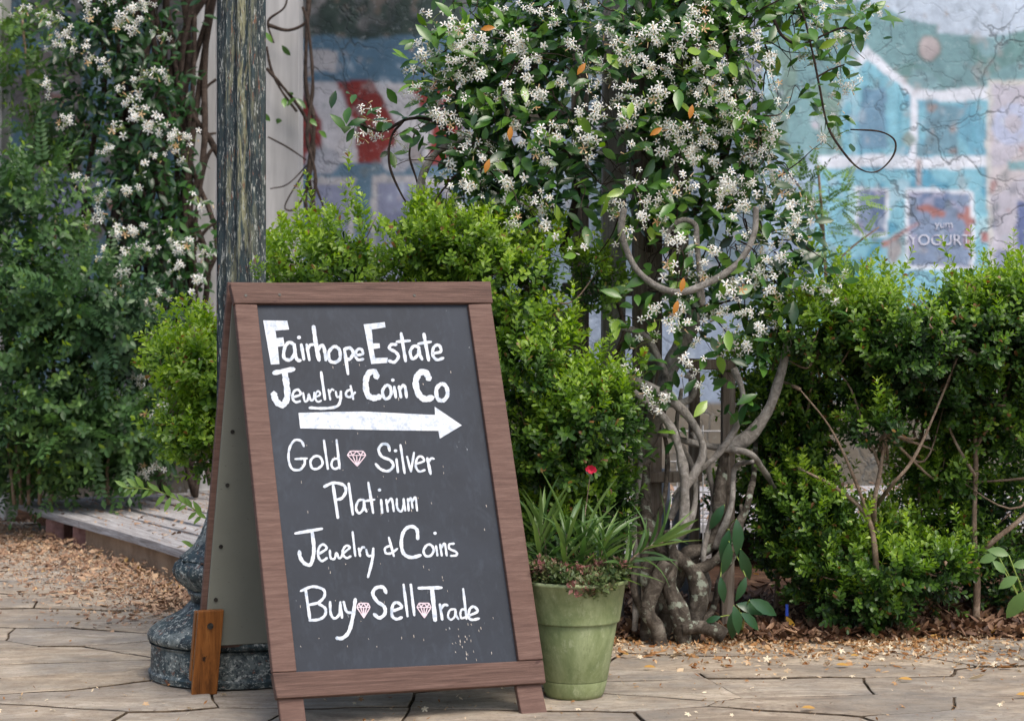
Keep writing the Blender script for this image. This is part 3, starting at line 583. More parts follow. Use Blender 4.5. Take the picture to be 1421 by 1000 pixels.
word(cC, 4.18, [(19, [(838, 483), (975, 480)]), (25, [(918, 492), (936, 672)]), (16, [(963, 575), (977, 667)]), (15, [(969, 603), (988, 580), (1010, 583)]), (12, [(1052, 604), (1022, 610), (1010, 645), (1026, 665), (1048, 648), (1054, 606)]), (12, [(1053, 604), (1058, 640), (1072, 664)]),
    (14, [(1098, 485), (1118, 662)]), (12, [(1110, 612), (1094, 604), (1082, 625), (1088, 656), (1114, 650)]), (15, [(1133, 642), (1182, 617), (1160, 590), (1136, 605), (1130, 650), (1150, 666), (1192, 658)])])
def diamond(conv, scl, cx, x0, x1, y0, y1):
    X = lambda a: x0+(x1-x0)*a; Y_ = lambda b: y0+(y1-y0)*b; k = 4.2
    L = [[(X(.15), Y_(0)), (X(.85), Y_(0))], [(X(.85), Y_(0)), (X(1), Y_(.28))], [(X(1), Y_(.28)), (X(.53), Y_(1))], [(X(.53), Y_(1)), (X(0), Y_(.28))], [(X(0), Y_(.28)), (X(.15), Y_(0))], [(X(0), Y_(.28)), (X(1), Y_(.28))],
         [(X(.15), Y_(0)), (X(.28), Y_(.28))], [(X(.28), Y_(.28)), (X(.5), Y_(0))], [(X(.5), Y_(0)), (X(.74), Y_(.28))], [(X(.74), Y_(.28)), (X(.85), Y_(0))], [(X(.28), Y_(.28)), (X(.53), Y_(1))], [(X(.74), Y_(.28)), (X(.53), Y_(1))], [(X(.5), Y_(.28)), (X(.53), Y_(1))]]
    word(conv, scl, [(6.5, l) for l in L], 'pink', 'painted_diamond')
diamond(cB, 4.44, 0, 453, 567, 158, 250); diamond(cC, 4.18, 0, 482, 558, 570, 655); diamond(cC, 4.18, 0, 830, 912, 570, 655)
t = NT('bare_scuffed_wood'); M['scuff'] = t.base(t.ramp(t.noise(t.coord(), 80), [(.3, lin(170, 158, 146)), (.7, lin(214, 206, 198))]), .8)
mb = MB(); rq = np.random.RandomState(8)
for i in range(90):
    x, y = (rq.normal(1110, 60), rq.normal(800, 45)) if i < 22 else (rq.uniform(120, 1300), rq.uniform(-900, 880)); l = rq.uniform(4, 16)*(3 if i == 0 else 1)
    stroke(mb, [(x, y), (x+rq.uniform(1, 4), y+l)], rq.uniform(.35, .8), cC, False, -.0004)
mb.build('scuff_marks', M['scuff'], sign, kind='stuff')
# back half
TL = onb(319, 392, -.03); foot = G(272, 962); dn = foot-TL; LB = np.linalg.norm(dn); dn = dn/LB; bn = np.cross(wv, dn); bn = bn if bn[1] < 0 else -bn; WB = .75
def bq(s0, s1, t0, t1, off, th): 
    f = [TL+wv*s+dn*t_+bn*off for s, t_ in ((s0, t0), (s1, t0), (s1, t1), (s0, t1))]; return f, [p-bn*th for p in f]
def bboard(name, a, m, bevel=.002): return MB().quad_prism(*bq(*a)).build(name, m, sign, bevel=bevel)
bboard('back_panel', (.012, WB-.012, .01, LB*.885, 0, .008), M['ply'])
bboard('back_stile', (-.003, .05, 0, LB*.80, -.009, .02), M['frame'])
bboard('back_stile', (WB-.05, WB+.005, 0, LB*.99, -.009, .026), M['frame'])
bboard('back_rail', (.051, WB-.051, 0, .055, -.009, .026), M['frame_h'])
bboard('back_rail', (.051, WB-.051, LB*.845, LB*.893, -.009, .026), M['frame_h'])
bboard('back_leg', (-.016, .056, LB*.793, LB*1.0, .02, .019), M['leg'])
bboard('back_stile', (-.018, .03, LB*.801, LB*.97, -.009, .026), M['leg'])
for s_, t_ in ((.03, LB*.36), (.028, LB*.49), (.024, LB*.64), (.022, LB*.77), (.19, LB*.87)):
    c_ = TL+wv*(s_+.012)+dn*t_+bn*.0005; mb = MB(); mb.tube([c_, c_+bn*.002], .006, 10); mb.build('screw', M['screw'], sign)
c_ = TL+wv*.02+dn*LB*.83+bn*.021; MB().tube([c_, c_+bn*.003], .009, 10).build('screw', M['screw'], sign)
for u_, v_ in ((341, 402), (388, 401), (575, 402)):
    c_ = onb(u_, v_+8, .0012); MB().tube([c_, c_+nn*.0012], .0045, 8).build('screw', M['screw'], sign)

# ---------------------------------------------------------------- lamp post
LP = np.array([P(335, 0, 5.2)[0], 5.2, 0.])
lamp = thing('lamp_post', 'chipped dark blue green cast iron lamp post behind the chalkboard sign', 'lamp post', LP)
def lathe(prof, k, flute=0, nfl=14, z0=None):
    V = []; 
    for r_, z in prof:
        for j in range(k):
            th = 2*math.pi*j/k; rr_ = r_*(1-flute*(abs(math.sin(nfl*th/2))**.7)) if flute else r_
            V.append(LP+np.array([rr_*math.cos(th), rr_*math.sin(th), z]))
    n = len(prof); return V, [(i*k+j, i*k+(j+1) % k, (i+1)*k+(j+1) % k, (i+1)*k+j) for i in range(n-1) for j in range(k)]+[tuple(range(k))[::-1], tuple((n-1)*k+j for j in range(k))]
mb = MB(); mb.add(*lathe([(.262, 0), (.272, .004), (.275, .02), (.268, .028), (.266, .098), (.272, .106)], 64)); mb.build('plinth', M['post_base'], lamp, smooth=True).modifiers.new('e', 'EDGE_SPLIT')
mb = MB(); mb.add(*lathe([(.262, .107), (.276, .115), (.278, .128), (.272, .14), (.258, .152), (.235, .166), (.205, .18), (.18, .194), (.163, .21), (.152, .222)], 64)); mb.build('pedestal', M['post_base'], lamp, smooth=True)
mb = MB(); mb.add(*lathe([(.15, .223), (.149, .24), (.158, .246), (.16, .255)], 64)); mb.build('collar', M['post_base'], lamp, smooth=True)
mb = MB(); mb.add(*lathe([(.152, .256), (.172, .266), (.19, .282), (.203, .302), (.206, .318), (.2, .334), (.186, .345)], 192, .05, 28)); mb.build('fluted_bowl', M['post_base'], lamp, smooth=True)
mb = MB(); mb.add(*lathe([(.186, .346), (.186, .352), (.168, .366), (.145, .385), (.124, .42), (.106, .47), (.095, .53), (.088, .60), (.09, .62), (.082, .64)], 96, .07, 12)); mb.build('shaft_foot', M['post_base'], lamp, smooth=True)
zs = [(.0745-.001*(z-.6)*.9, z) for z in np.linspace(.641, 3.2, 24)]
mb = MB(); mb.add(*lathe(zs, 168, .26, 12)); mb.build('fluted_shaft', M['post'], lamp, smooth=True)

# ---------------------------------------------------------------- flower pot
PC = np.array([P(797, 0, 4.86)[0], 4.86, 0.])
pot = thing('flower_pot', 'round sage green plastic flower pot beside the right leg of the chalkboard', 'pot', PC)
def latheP(prof, k=64):
    V = [PC+np.array([r_*math.cos(2*math.pi*j/k), r_*math.sin(2*math.pi*j/k), z]) for r_, z in prof for j in range(k)]
    n = len(prof); return V, [(i*k+j, i*k+(j+1) % k, (i+1)*k+(j+1) % k, (i+1)*k+j) for i in range(n-1) for j in range(k)]
o = MB().add(*latheP([(.05, .002), (.078, .001), (.084, .012), (.0925, .045), (.0925, .048)])).build('foot_band', M['pot'], pot, smooth=True)
o = MB().add(*latheP([(.0915, .0485), (.094, .052), (.120, .205), (.120, .21)])).build('pot_wall', M['pot'], pot, smooth=True)
MB().add(*latheP([(.120, .2105), (.1275, .2115), (.1285, .216), (.1435, .316), (.149, .318), (.1515, .322), (.1505, .328), (.147, .3295), (.142, .326), (.139, .31), (.13, .25)])).build('rim_band', M['pot'], pot, smooth=True)
k = 40; V = [PC+[0, 0, .305]]+[PC+np.array([.1395*math.cos(2*math.pi*j/k), .1395*math.sin(2*math.pi*j/k), .295]) for j in range(k)]
mk('soil', V, [(0, 1+j, 1+(j+1) % k) for j in range(k)], M['potsoil'], pot)

# ---------------------------------------------------------------- foliage templates
def leaf_tpl(L, W, fold=.25, droop=.15, st=(0, .25, .6, .85, 1), wd=(0.0, .75, 1, .6, 0)):
    V = []; Fs = []
    for s_, w_ in zip(st, wd):
        z = -droop*L*s_**2
        V += [[-W/2*w_, L*s_, z+fold*W/2*w_], [0, L*s_, z], [W/2*w_, L*s_, z+fold*W/2*w_]]
    n = len(st)
    for i in range(n-1):
        Fs += [(3*i, 3*i+1, 3*i+4, 3*i+3), (3*i+1, 3*i+2, 3*i+5, 3*i+4)]
    return np.array(V), np.array(Fs)
def compose(parts):                       # parts: list of (V,F,T)
    V = []; Fs = []; T = []; n = 0
    for a, b, c_ in parts: V.append(a); Fs.append(b+n); T.append(c_); n += len(a)
    return np.concatenate(V), np.concatenate(Fs), np.concatenate(T)
BOXLEAF = leaf_tpl(.0225, .0128, .3, .1, (0, .35, .78, 1), (.12, .72, 1, .35))
SMALL = leaf_tpl(.040, .021, .2, .2, (0, .5, 1), (.1, 1, .05))
def sprig(seed, nl=7, L=.085, leaf=BOXLEAF, spread=.9):
    q = np.random.RandomState(seed); ys = []; zs_ = []; ps = []; sc_ = []; tn = []
    for i in range(nl):
        y = L*(i+.4)/nl; a = (i % 2)*math.pi/2+q.uniform(-.4, .4)
        for s_ in (0, math.pi):
            d = np.array([math.cos(a+s_), 0, math.sin(a+s_)]); up = .55+.5*i/nl
            ys.append(d*spread+np.array([0, up, 0])+q.normal(0, .15, 3)); zs_.append(np.array([0, 1, 0])-d*.6+q.normal(0, .2, 3)); ps.append([0, y, 0]+d*.002)
            sc_.append((.75+.35*math.sin(math.pi*min(1, (i+.7)/nl)))*q.uniform(.85, 1.15)); tn.append(.22*(i/nl)**1.5-.08+q.normal(0, .04)+(3 if q.rand() < .018 else 0))
    ys.append(np.array([0, 1, 0.2])); zs_.append(np.array([1, 0, 0])); ps.append([0, L*.95, 0]); sc_.append(.6); tn.append(.2)
    Mx = frame_mats(np.array(ys), np.array(zs_), sc_, np.array(ps)); V, Fs, T = bake(leaf[0], leaf[1], Mx, None, np.array(tn))
    st = []; k = 3                      # the green stalk
    for yy, r_ in ((0, .0012), (L, .0006)):
        for j in range(k): st.append([r_*math.cos(2.09*j), yy, r_*math.sin(2.09*j)])
    sF = np.array([(j, (j+1) % k, k+(j+1) % k, k+j) for j in range(k)])
    return compose([(V, Fs, T), (np.array(st), sF, np.full(6, -.1))])
SPRIGS = [sprig(i, nl=random.choice([4, 5, 6, 7, 8]), L=random.uniform(.05, .105)) for i in range(10)]
def cloud(tpls, Mx, tint, name, mat, parent, kind='stuff'):
    parts = []; pick = RS.randint(0, len(tpls), len(Mx))
    for i, tp in enumerate(tpls):
        s_ = pick == i
        if s_.any():
            tT = tp[2] if len(tp) > 2 else None
            parts.append(bake(tp[0], tp[1], Mx[s_], tT, tint[s_]))
    V, Fs, T = compose(parts); return mk(name, V, Fs, mat, parent, False, 0, kind, None, T)
def ell(u, v, ru, rv, Y, ry): return (P(u, v, Y), np.array([S(ru, Y), ry, S(rv, Y)]))
def sample(ells, n, shell=.45, gap=.0, gs=8.):
    vol = np.array([e[1].prod()**(2/3) for e in ells]); pk = RS.choice(len(ells), n*2, p=vol/vol.sum())
    c_ = np.array([ells[i][0] for i in pk]); r_ = np.array([ells[i][1] for i in pk]); d = nrm(RS.normal(size=(n*2, 3)))
    f = 1-shell*RS.rand(n*2)**1.4; p = c_+d*r_*f[:, None]*(1+.2*noise(d*1.0+c_, 2.8)+.06*noise(d+c_, 9, 2))[:, None]
    ok = noise(p, gs, 1) > -1.6+gap; p, d, f = p[ok][:n], nrm((d/r_)[ok][:n]), f[ok][:n]
    return p, d, (f-1+shell)/shell
def bush(name, label, cat, ells, n, stems, group=None, upness=.8, tb=.35, mat='box', tpls=SPRIGS, scl=1., shell=.5, gap=.6, stem_r=.008, nb=24, base=None, gs=8., loose=0):
    b = thing(name, label, cat, (base[0], base[1], base[2]), group)
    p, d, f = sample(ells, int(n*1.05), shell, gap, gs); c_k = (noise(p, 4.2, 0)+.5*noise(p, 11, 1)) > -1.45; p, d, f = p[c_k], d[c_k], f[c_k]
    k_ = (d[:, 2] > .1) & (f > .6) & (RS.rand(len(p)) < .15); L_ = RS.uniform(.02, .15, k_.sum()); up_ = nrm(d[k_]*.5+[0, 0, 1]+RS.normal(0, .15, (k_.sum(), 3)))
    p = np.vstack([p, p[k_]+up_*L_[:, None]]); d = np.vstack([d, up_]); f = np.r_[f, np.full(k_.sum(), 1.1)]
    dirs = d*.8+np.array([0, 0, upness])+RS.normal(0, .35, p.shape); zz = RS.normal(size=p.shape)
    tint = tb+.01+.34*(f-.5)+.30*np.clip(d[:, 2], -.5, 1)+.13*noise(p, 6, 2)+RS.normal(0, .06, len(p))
    sz = scl*RS.uniform(.75, 1.2, len(p))
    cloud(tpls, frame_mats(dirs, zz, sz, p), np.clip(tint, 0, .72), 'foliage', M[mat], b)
    rq = np.random.RandomState(abs(hash(label)) % 1000 if False else len(label)*7)
    for si, (pts, r0, r1, mm) in enumerate(stems):
        pts = smooth_path(pts, 5); MB().tube(pts, np.linspace(r0, r1, len(pts)), 7, lump=.12).build('branch', M[mm], b, smooth=True)
    tips = [s_[0][-1] for s_ in stems] or [base]
    for i in range(nb):
        e = ells[rq.randint(len(ells))]; tgt = e[0]+nrm(rq.normal(size=3))*e[1]*rq.uniform(.5, .95); tp = np.array(tips[np.argmin([np.linalg.norm(np.array(x)-tgt)+rq.uniform(0, .25) for x in tips])])
        mid = (tp+tgt)/2+rq.normal(0, .05, 3)+[0, 0, -.05]; pts = smooth_path([tp, mid, tgt], 5)
        MB().tube(pts, np.linspace(stem_r*.5, .0015, len(pts)), 5).build('branch', M['boxstem'], b, smooth=True)
    return b
def px(l, Y): return [P(q[0], q[1], q[2] if len(q) > 2 else Y) for q in l]

# left boxwood (behind the sign)
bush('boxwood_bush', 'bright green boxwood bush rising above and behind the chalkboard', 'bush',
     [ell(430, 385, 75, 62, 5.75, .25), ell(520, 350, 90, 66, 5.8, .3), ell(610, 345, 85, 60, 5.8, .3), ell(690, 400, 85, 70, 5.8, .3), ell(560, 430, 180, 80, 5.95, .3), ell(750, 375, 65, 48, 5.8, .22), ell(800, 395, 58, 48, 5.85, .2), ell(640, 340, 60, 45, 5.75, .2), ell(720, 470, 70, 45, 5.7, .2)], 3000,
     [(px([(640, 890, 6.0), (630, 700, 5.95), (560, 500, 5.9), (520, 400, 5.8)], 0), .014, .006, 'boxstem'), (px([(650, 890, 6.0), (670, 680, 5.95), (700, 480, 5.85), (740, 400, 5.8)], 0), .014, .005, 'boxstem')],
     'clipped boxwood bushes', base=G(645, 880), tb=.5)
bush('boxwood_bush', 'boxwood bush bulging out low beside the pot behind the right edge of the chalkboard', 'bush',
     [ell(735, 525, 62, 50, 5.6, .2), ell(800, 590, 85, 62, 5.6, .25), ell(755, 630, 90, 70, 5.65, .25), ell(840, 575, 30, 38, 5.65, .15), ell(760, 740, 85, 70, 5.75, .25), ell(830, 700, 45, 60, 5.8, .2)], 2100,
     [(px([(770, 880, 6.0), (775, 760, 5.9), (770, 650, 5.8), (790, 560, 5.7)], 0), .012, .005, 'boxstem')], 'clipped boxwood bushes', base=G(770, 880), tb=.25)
bush('boxwood_bush', 'yellow green boxwood bush sticking out left of the chalkboard past the lamp post', 'bush',
     [ell(260, 500, 52, 38, 5.75, .2), ell(300, 520, 45, 75, 5.7, .2), ell(262, 590, 38, 42, 5.7, .18), ell(290, 620, 36, 55, 5.7, .2), ell(360, 560, 80, 120, 5.75, .2)], 1150,
     [(px([(345, 890, 6.0), (340, 740, 5.9), (310, 600, 5.8), (270, 520, 5.75)], 0), .012, .004, 'boxstem')], 'clipped boxwood bushes', base=G(345, 880), tb=.52)
# right hedge
st1 = [(px([(1213, 868, 6.02), (1216, 790, 5.86), (1205, 720, 5.86), (1165, 680, 5.86), (1110, 650, 5.86)], 0), .015, .004, 'boxstem'), (px([(1212, 760, 6.0), (1213, 700, 5.86), (1222, 650, 5.86), (1228, 600, 5.86)], 0), .012, .004, 'boxstem'), (px([(1216, 700, 6.0), (1240, 670, 5.86), (1265, 640, 5.86), (1290, 590, 5.86), (1335, 480, 5.86)], 0), .009, .003, 'boxstem'), (px([(1207, 720, 5.86), (1180, 650, 5.82), (1150, 590, 5.82), (1110, 540, 5.82)], 0), .007, .002, 'boxstem'), (px([(1222, 650, 5.86), (1195, 580, 5.9), (1175, 530, 5.9), (1130, 490, 5.9)], 0), .006, .002, 'boxstem')]
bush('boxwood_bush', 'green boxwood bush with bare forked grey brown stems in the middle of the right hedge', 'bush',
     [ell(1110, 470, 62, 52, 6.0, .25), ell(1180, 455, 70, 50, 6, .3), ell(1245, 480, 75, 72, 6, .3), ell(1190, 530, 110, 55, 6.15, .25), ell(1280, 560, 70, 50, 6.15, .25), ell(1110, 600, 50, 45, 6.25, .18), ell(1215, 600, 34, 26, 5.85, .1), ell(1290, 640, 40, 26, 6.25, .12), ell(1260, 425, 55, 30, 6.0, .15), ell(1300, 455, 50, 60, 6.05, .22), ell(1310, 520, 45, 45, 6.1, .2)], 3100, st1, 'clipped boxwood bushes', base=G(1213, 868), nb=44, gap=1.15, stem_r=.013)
bush('boxwood_bush', 'low leafy boxwood sprout at the foot of the forked stems, touching the dead leaves', 'bush',
     [ell(1225, 800, 48, 45, 5.85, .15), ell(1150, 790, 58, 50, 5.95, .15), ell(1180, 835, 62, 26, 5.9, .15), ell(1225, 855, 30, 24, 5.85, .1), ell(1120, 720, 55, 60, 6.0, .2), ell(1290, 790, 45, 40, 5.95, .15), ell(1215, 740, 45, 30, 6.1, .15)], 1150,
     [(px([(1225, 880, 5.95), (1222, 830, 5.95), (1200, 780, 5.95), (1160, 750, 5.95)], 0), .007, .003, 'boxstem'), (px([(1228, 880, 5.95), (1240, 830, 5.95), (1262, 780, 5.95)], 0), .006, .003, 'boxstem')], 'clipped boxwood bushes', base=G(1226, 878), nb=14, tb=.36)
st2 = [(px([(1354, 868, 6.05), (1356, 800, 6.05), (1352, 740, 6.05), (1354, 640, 6.05), (1352, 560, 6.05)], 0), .013, .006, 'boxstem'), (px([(1356, 770, 6.05), (1385, 745, 6), (1421, 715, 6), (1460, 660, 6)], 0), .012, .005, 'boxstem'), (px([(1353, 660, 6), (1320, 600, 6), (1300, 520, 6)], 0), .007, .003, 'boxstem'), (px([(1354, 620, 6), (1390, 560, 6), (1410, 500, 6)], 0), .007, .003, 'boxstem'), (px([(1285, 868, 6.2), (1280, 760, 6.2), (1275, 640, 6.2), (1285, 560, 6.2)], 0), .009, .004, 'boxstem')]
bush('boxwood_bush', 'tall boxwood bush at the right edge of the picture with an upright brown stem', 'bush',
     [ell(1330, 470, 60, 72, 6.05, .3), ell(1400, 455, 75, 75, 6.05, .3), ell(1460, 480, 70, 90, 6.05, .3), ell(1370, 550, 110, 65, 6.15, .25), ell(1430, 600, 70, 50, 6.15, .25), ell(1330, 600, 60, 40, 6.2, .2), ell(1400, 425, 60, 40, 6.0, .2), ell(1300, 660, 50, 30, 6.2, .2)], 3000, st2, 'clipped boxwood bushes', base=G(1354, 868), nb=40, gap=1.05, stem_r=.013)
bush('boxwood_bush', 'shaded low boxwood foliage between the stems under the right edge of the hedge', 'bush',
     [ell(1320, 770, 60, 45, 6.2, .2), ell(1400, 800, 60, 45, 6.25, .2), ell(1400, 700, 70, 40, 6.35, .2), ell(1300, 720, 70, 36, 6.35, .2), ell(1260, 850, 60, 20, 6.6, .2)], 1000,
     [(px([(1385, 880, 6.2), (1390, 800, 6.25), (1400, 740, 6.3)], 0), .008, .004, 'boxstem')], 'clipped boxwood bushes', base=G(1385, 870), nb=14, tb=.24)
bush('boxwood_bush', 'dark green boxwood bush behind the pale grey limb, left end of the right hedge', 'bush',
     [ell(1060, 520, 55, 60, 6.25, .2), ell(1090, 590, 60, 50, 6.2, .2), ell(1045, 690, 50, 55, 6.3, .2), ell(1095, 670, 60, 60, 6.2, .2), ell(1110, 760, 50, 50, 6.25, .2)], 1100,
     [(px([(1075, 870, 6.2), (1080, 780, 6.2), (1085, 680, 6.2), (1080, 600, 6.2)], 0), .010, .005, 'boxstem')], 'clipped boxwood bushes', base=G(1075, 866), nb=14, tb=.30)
tips = thing('boxwood_shoot', 'single upright boxwood shoot in front of the lamp post just above the top rail', 'shoot', P(357, 390, 5.02))
Mx = frame_mats(np.array([[0, 0, 1.], [.3, 0, 1], [-.3, .1, 1]]), RS.normal(size=(3, 3)), [.7, .6, .55], np.array([P(357, 390, 5.05), P(359, 388, 5.05), P(355, 388, 5.05)]))
cloud(SPRIGS[:2], Mx, np.full(3, .6), 'foliage', M['box'], tips)

# ---------------------------------------------------------------- arbor of old posts
arb = thing('wooden_arbor', 'weathered grey timber arbor with several rough posts inside the jasmine', 'arbor', G(890, 878))
def timber(pxq, Y, th, m, name='post', parent=arb):
    f = [P(u, v, Y) for u, v in pxq]; return MB().quad_prism(f, [p+[0, th, 0] for p in f]).build(name, M[m], parent, bevel=.005)
timber([(838, -250), (872, -250), (866, 876), (834, 876)], 6.15, .09, 'pale_wood')
timber([(876, -250), (921, -250), (918, 878), (882, 878)], 6.0, .10, 'grey_wood')
timber([(792, -250), (816, -250), (818, 700), (796, 700)], 6.3, .08, 'grey_wood')
timber([(935, -250), (962, -250), (955, 420), (930, 420)], 6.25, .08, 'grey_wood')
timber([(700, 150), (1010, 158), (1010, 178), (700, 170)], 6.42, .03, 'grey_wood', 'cross_board')
timber([(700, -60), (1080, -60), (1080, -40), (700, -40)], 6.5, .03, 'pale_wood', 'cross_board')
timber([(780, 392), (930, 396), (930, 412), (780, 408)], 6.41, .03, 'grey_wood', 'cross_board')
timber([(900, 655), (975, 653), (975, 668), (900, 670)], 5.96, .035, 'grey_wood', 'cross_board')
timber([(757, 430), (790, 430), (790, 700), (757, 700)], 6.45, .05, 'pale_wood')
fr = thing('timber_frame', 'small old timber frame with a short top board standing right of the jasmine trunk', 'frame', G(1012, 860))
timber([(953, 497), (1021, 499), (1021, 514), (953, 512)], 5.95, .10, 'grey_wood', 'top_board', fr)
timber([(1003, 515), (1021, 515), (1019, 872), (1001, 872)], 5.97, .06, 'grey_wood', 'post', fr)
timber([(957, 513), (972, 513), (970, 872), (957, 872)], 6.28, .05, 'grey_wood', 'post', fr)
timber([(973, 820), (1000, 822), (1000, 836), (973, 834)], 6.0, .03, 'grey_wood', 'rung', fr)
ub = thing('utility_box', 'blue grey plastic utility box low behind the jasmine trunk', 'box', G(950, 830))
MB().box(P(952, 718, 6.6), (.05, .05, .075)).build('cover', M['util'], ub, bevel=.006)
MB().tube([P(922, 650, 6.62), P(922, 850, 6.62)], .022, 12).build('conduit', M['util'], ub, smooth=True)
MB().box(P(952, 792, 6.62), (.03, .03, .12)).build('stand', M['util'], ub, bevel=.004)
wf = thing('wire_fence', 'thin white wire fence panel seen low through the timber frame', 'fence', P(990, 700, 7.2)*[1, 1, 0])
for vq in (598, 640, 682, 724): MB().tube([P(930, vq, 7.2), P(1120, vq, 7.2)], .0035, 6).build('wire', M['white'], wf)
for uq in range(940, 1121, 36): MB().tube([P(uq, 590, 7.203)+[0, .01, 0], P(uq, 760, 7.203)+[0, .01, 0]], .003, 6).build('wire', M['white'], wf)

# ---------------------------------------------------------------- jasmine
def flower_mesh(seed, nf):
    q = np.random.RandomState(seed); mb = MB()
    for k in range(nf):
        c_ = q.normal(0, 1, 3)*np.array([.023, .012, .021]); c_[1] -= abs(q.normal(0, .01)); n = nrm(np.array([c_[0]*12, -1.0+q.normal(0, .35), .25+c_[2]*10])+q.normal(0, .35, 3))
        a = nrm(np.cross(n, [.1, .2, 1])); b = np.cross(n, a); rr_ = q.uniform(.0130, .0182); ph = q.uniform(0, 6.28); old = q.rand() < .06; mat = 1 if old else 0
        for p_ in range(5):
            th = ph+p_*2*math.pi/5+q.normal(0, .07); d = a*math.cos(th)+b*math.sin(th); s_ = np.cross(n, d); bk = -.25 if not old else .5
            V = [c_+d*rr_*.10-s_*rr_*.07, c_+d*rr_*.10+s_*rr_*.07, c_+d*rr_*.62+s_*rr_*.13+n*rr_*.10, c_+d*rr_*.97+s_*rr_*.26+n*rr_*(bk*.2), c_+d*rr_*.93-s_*rr_*.14+n*rr_*(bk*.9+.15), c_+d*rr_*.58-s_*rr_*.16]
            mb.add(V, [(0, 1, 2, 5), (5, 2, 3, 4)], mat)
        T_ = [c_+n*.0012+a*.0022*math.cos(x)+b*.0022*math.sin(x) for x in (0, 1.57, 3.14, 4.71)]; mb.add(T_, [(0, 1, 2, 3)], 2)
        mb.tube([c_-n*.001, c_-n*.011], [.0016, .001], 4, 1 if q.rand() < .3 else 3, False); base = np.array([0, .035, -.01]); mb.tube([c_-n*.011, (c_-n*.011+base)/2+[0, 0, .004], base], [.0008, .0009, .0012], 3, 3, False)
    for k in range(q.randint(1, 5)):     # buds and brown spent ones
        c_ = q.normal(0, .024, 3); c_[1] = abs(c_[1])*-.5; mb.tube([c_, c_*.5+[0, .02, 0], [0, .035, -.01]], [.0008, .0008, .001], 3, 3); mb.tube([c_, c_+q.normal(0, .006, 3)+[0, -.004, .010]], [.0012, .0022], 4, int(q.choice([1, 0, 3])), True)
    o = mb.build('flower_cluster', [M['petal'], M['faded'], M['throat'], M['stalk']]); me = o.data; bpy.data.objects.remove(o); return me
FL = [flower_mesh(100+i, n_) for i, n_ in enumerate((3, 4, 5, 6, 7, 8, 9, 11, 5, 7))]
JL = leaf_tpl(.075, .031, .28, .22, (0, .08, .3, .55, .8, 1), (.06, .3, .86, 1, .62, 0)); JT = (JL[0], JL[1], np.zeros(len(JL[0])))
JL2 = leaf_tpl(.06, .028, .2, -.12, (0, .08, .3, .55, .8, 1), (.06, .3, .86, 1, .62, 0)); JT2 = (JL2[0], JL2[1], np.zeros(len(JL2[0])))
def leafmesh(tp, t_, mats): 
    o = mk('leaf', tp[0], tp[1], mats, None, True, 0, None, None, np.full(len(tp[0]), t_)); me = o.data; bpy.data.objects.remove(o); return me
LEAFM = [leafmesh(tp, t_, M['jasleaf']) for tp in (JL, JL2) for t_ in (.15, .32, .5)]; ORM = leafmesh(JL, .5, M['orange'])
jas = thing('jasmine_vine', 'big flowering star jasmine with gnarled lichened trunk climbing the timber arbor', 'vine', G(930, 875))
front = [(584, 58), (588, 75), (633, 34), (662, 51), (670, 62), (628, 70), (630, 85), (654, 85), (616, 95), (616, 109), (645, 100), (668, 95), (586, 136), (499, 153), (509, 180), (494, 187), (531, 194), (551, 194), (620, 167), (620, 139), (643, 136), (623, 224), (637, 194), (654, 211), (657, 255), (643, 251), (705, 126), (708, 177), (735, 109), (742, 133), (735, 146), (752, 82), (732, 71), (728, 61), (766, 27), (749, 24), (773, 173), (759, 184), (756, 214), (756, 231), (708, 255), (722, 279), (708, 265), (684, 245), (701, 282), (756, 275), (756, 299), (754, 320), (679, 303), (708, 303), (635, 313), (635, 292), (800, 194), (824, 201), (820, 156), (810, 160), (861, 170), (836, 31), (820, 7), (875, 61), (864, 75), (883, 20), (902, 34), (916, 44), (916, 65), (902, 51), (878, 92), (899, 102), (871, 119), (844, 99), (827, 95), (851, 58), (820, 119), (929, 204), (929, 180), (946, 214), (916, 177), (892, 201), (916, 139), (929, 105), (854, 282), (861, 296), (882, 303), (926, 265), (899, 276), (922, 306), (926, 316), (868, 323), (943, 323),
 (964, 10), (967, 37), (971, 88), (984, 99), (950, 92), (974, 126), (974, 139), (1018, 99), (1035, 82), (1001, 126), (1018, 122), (1008, 146), (1045, 44), (1066, 71), (1066, 95), (1039, 163), (1076, 146), (1056, 180), (1079, 170), (1066, 190), (960, 180), (1001, 187), (974, 194), (957, 211), (957, 224), (1011, 245), (1045, 252), (1032, 211), (1066, 221), (1069, 238), (1018, 258), (998, 269), (981, 272), (1008, 262), (1062, 275), (1093, 272), (1035, 289), (1011, 320), (1090, 316), (1107, 310), (1103, 327), (1117, 286), (947, 269), (940, 60), (985, 60), (1020, 40), (1005, 165), (1040, 125), (1068, 120), (1060, 205), (985, 225), (1025, 275), (1080, 300),
 (1113, 14), (1141, 17), (1158, 3), (1209, 17), (1195, 54), (1151, 58), (1153, 71), (1125, 75), (1178, 99), (1158, 116), (1175, 126), (1166, 112), (1144, 153), (1161, 187), (1158, 204), (1205, 6), (1135, 5),
 (794, 344), (929, 340), (935, 381), (963, 384), (973, 374), (1014, 388), (1051, 371), (908, 432), (942, 435), (915, 446), (942, 452), (905, 469), (1007, 429), (959, 503), (1014, 483), (1031, 480), (915, 554), (911, 561), (874, 514), (990, 439), (1062, 381), (1052, 374), (1079, 364), (1107, 333), (1147, 405), (1158, 401), (1117, 398), (1088, 423), (1079, 444), (998, 435), (1015, 390), (1050, 455), (1035, 440), (968, 470), (895, 545), (690, 20), (700, 70), (680, 130), (676, 200), (740, 200), (690, 222), (665, 280), (640, 60), (780, 120), (790, 60), (600, 20), (890, 140), (950, 250), (880, 250), (1030, 330), (985, 350), (1060, 340)]
rq = np.random.RandomState(21); fpos = []
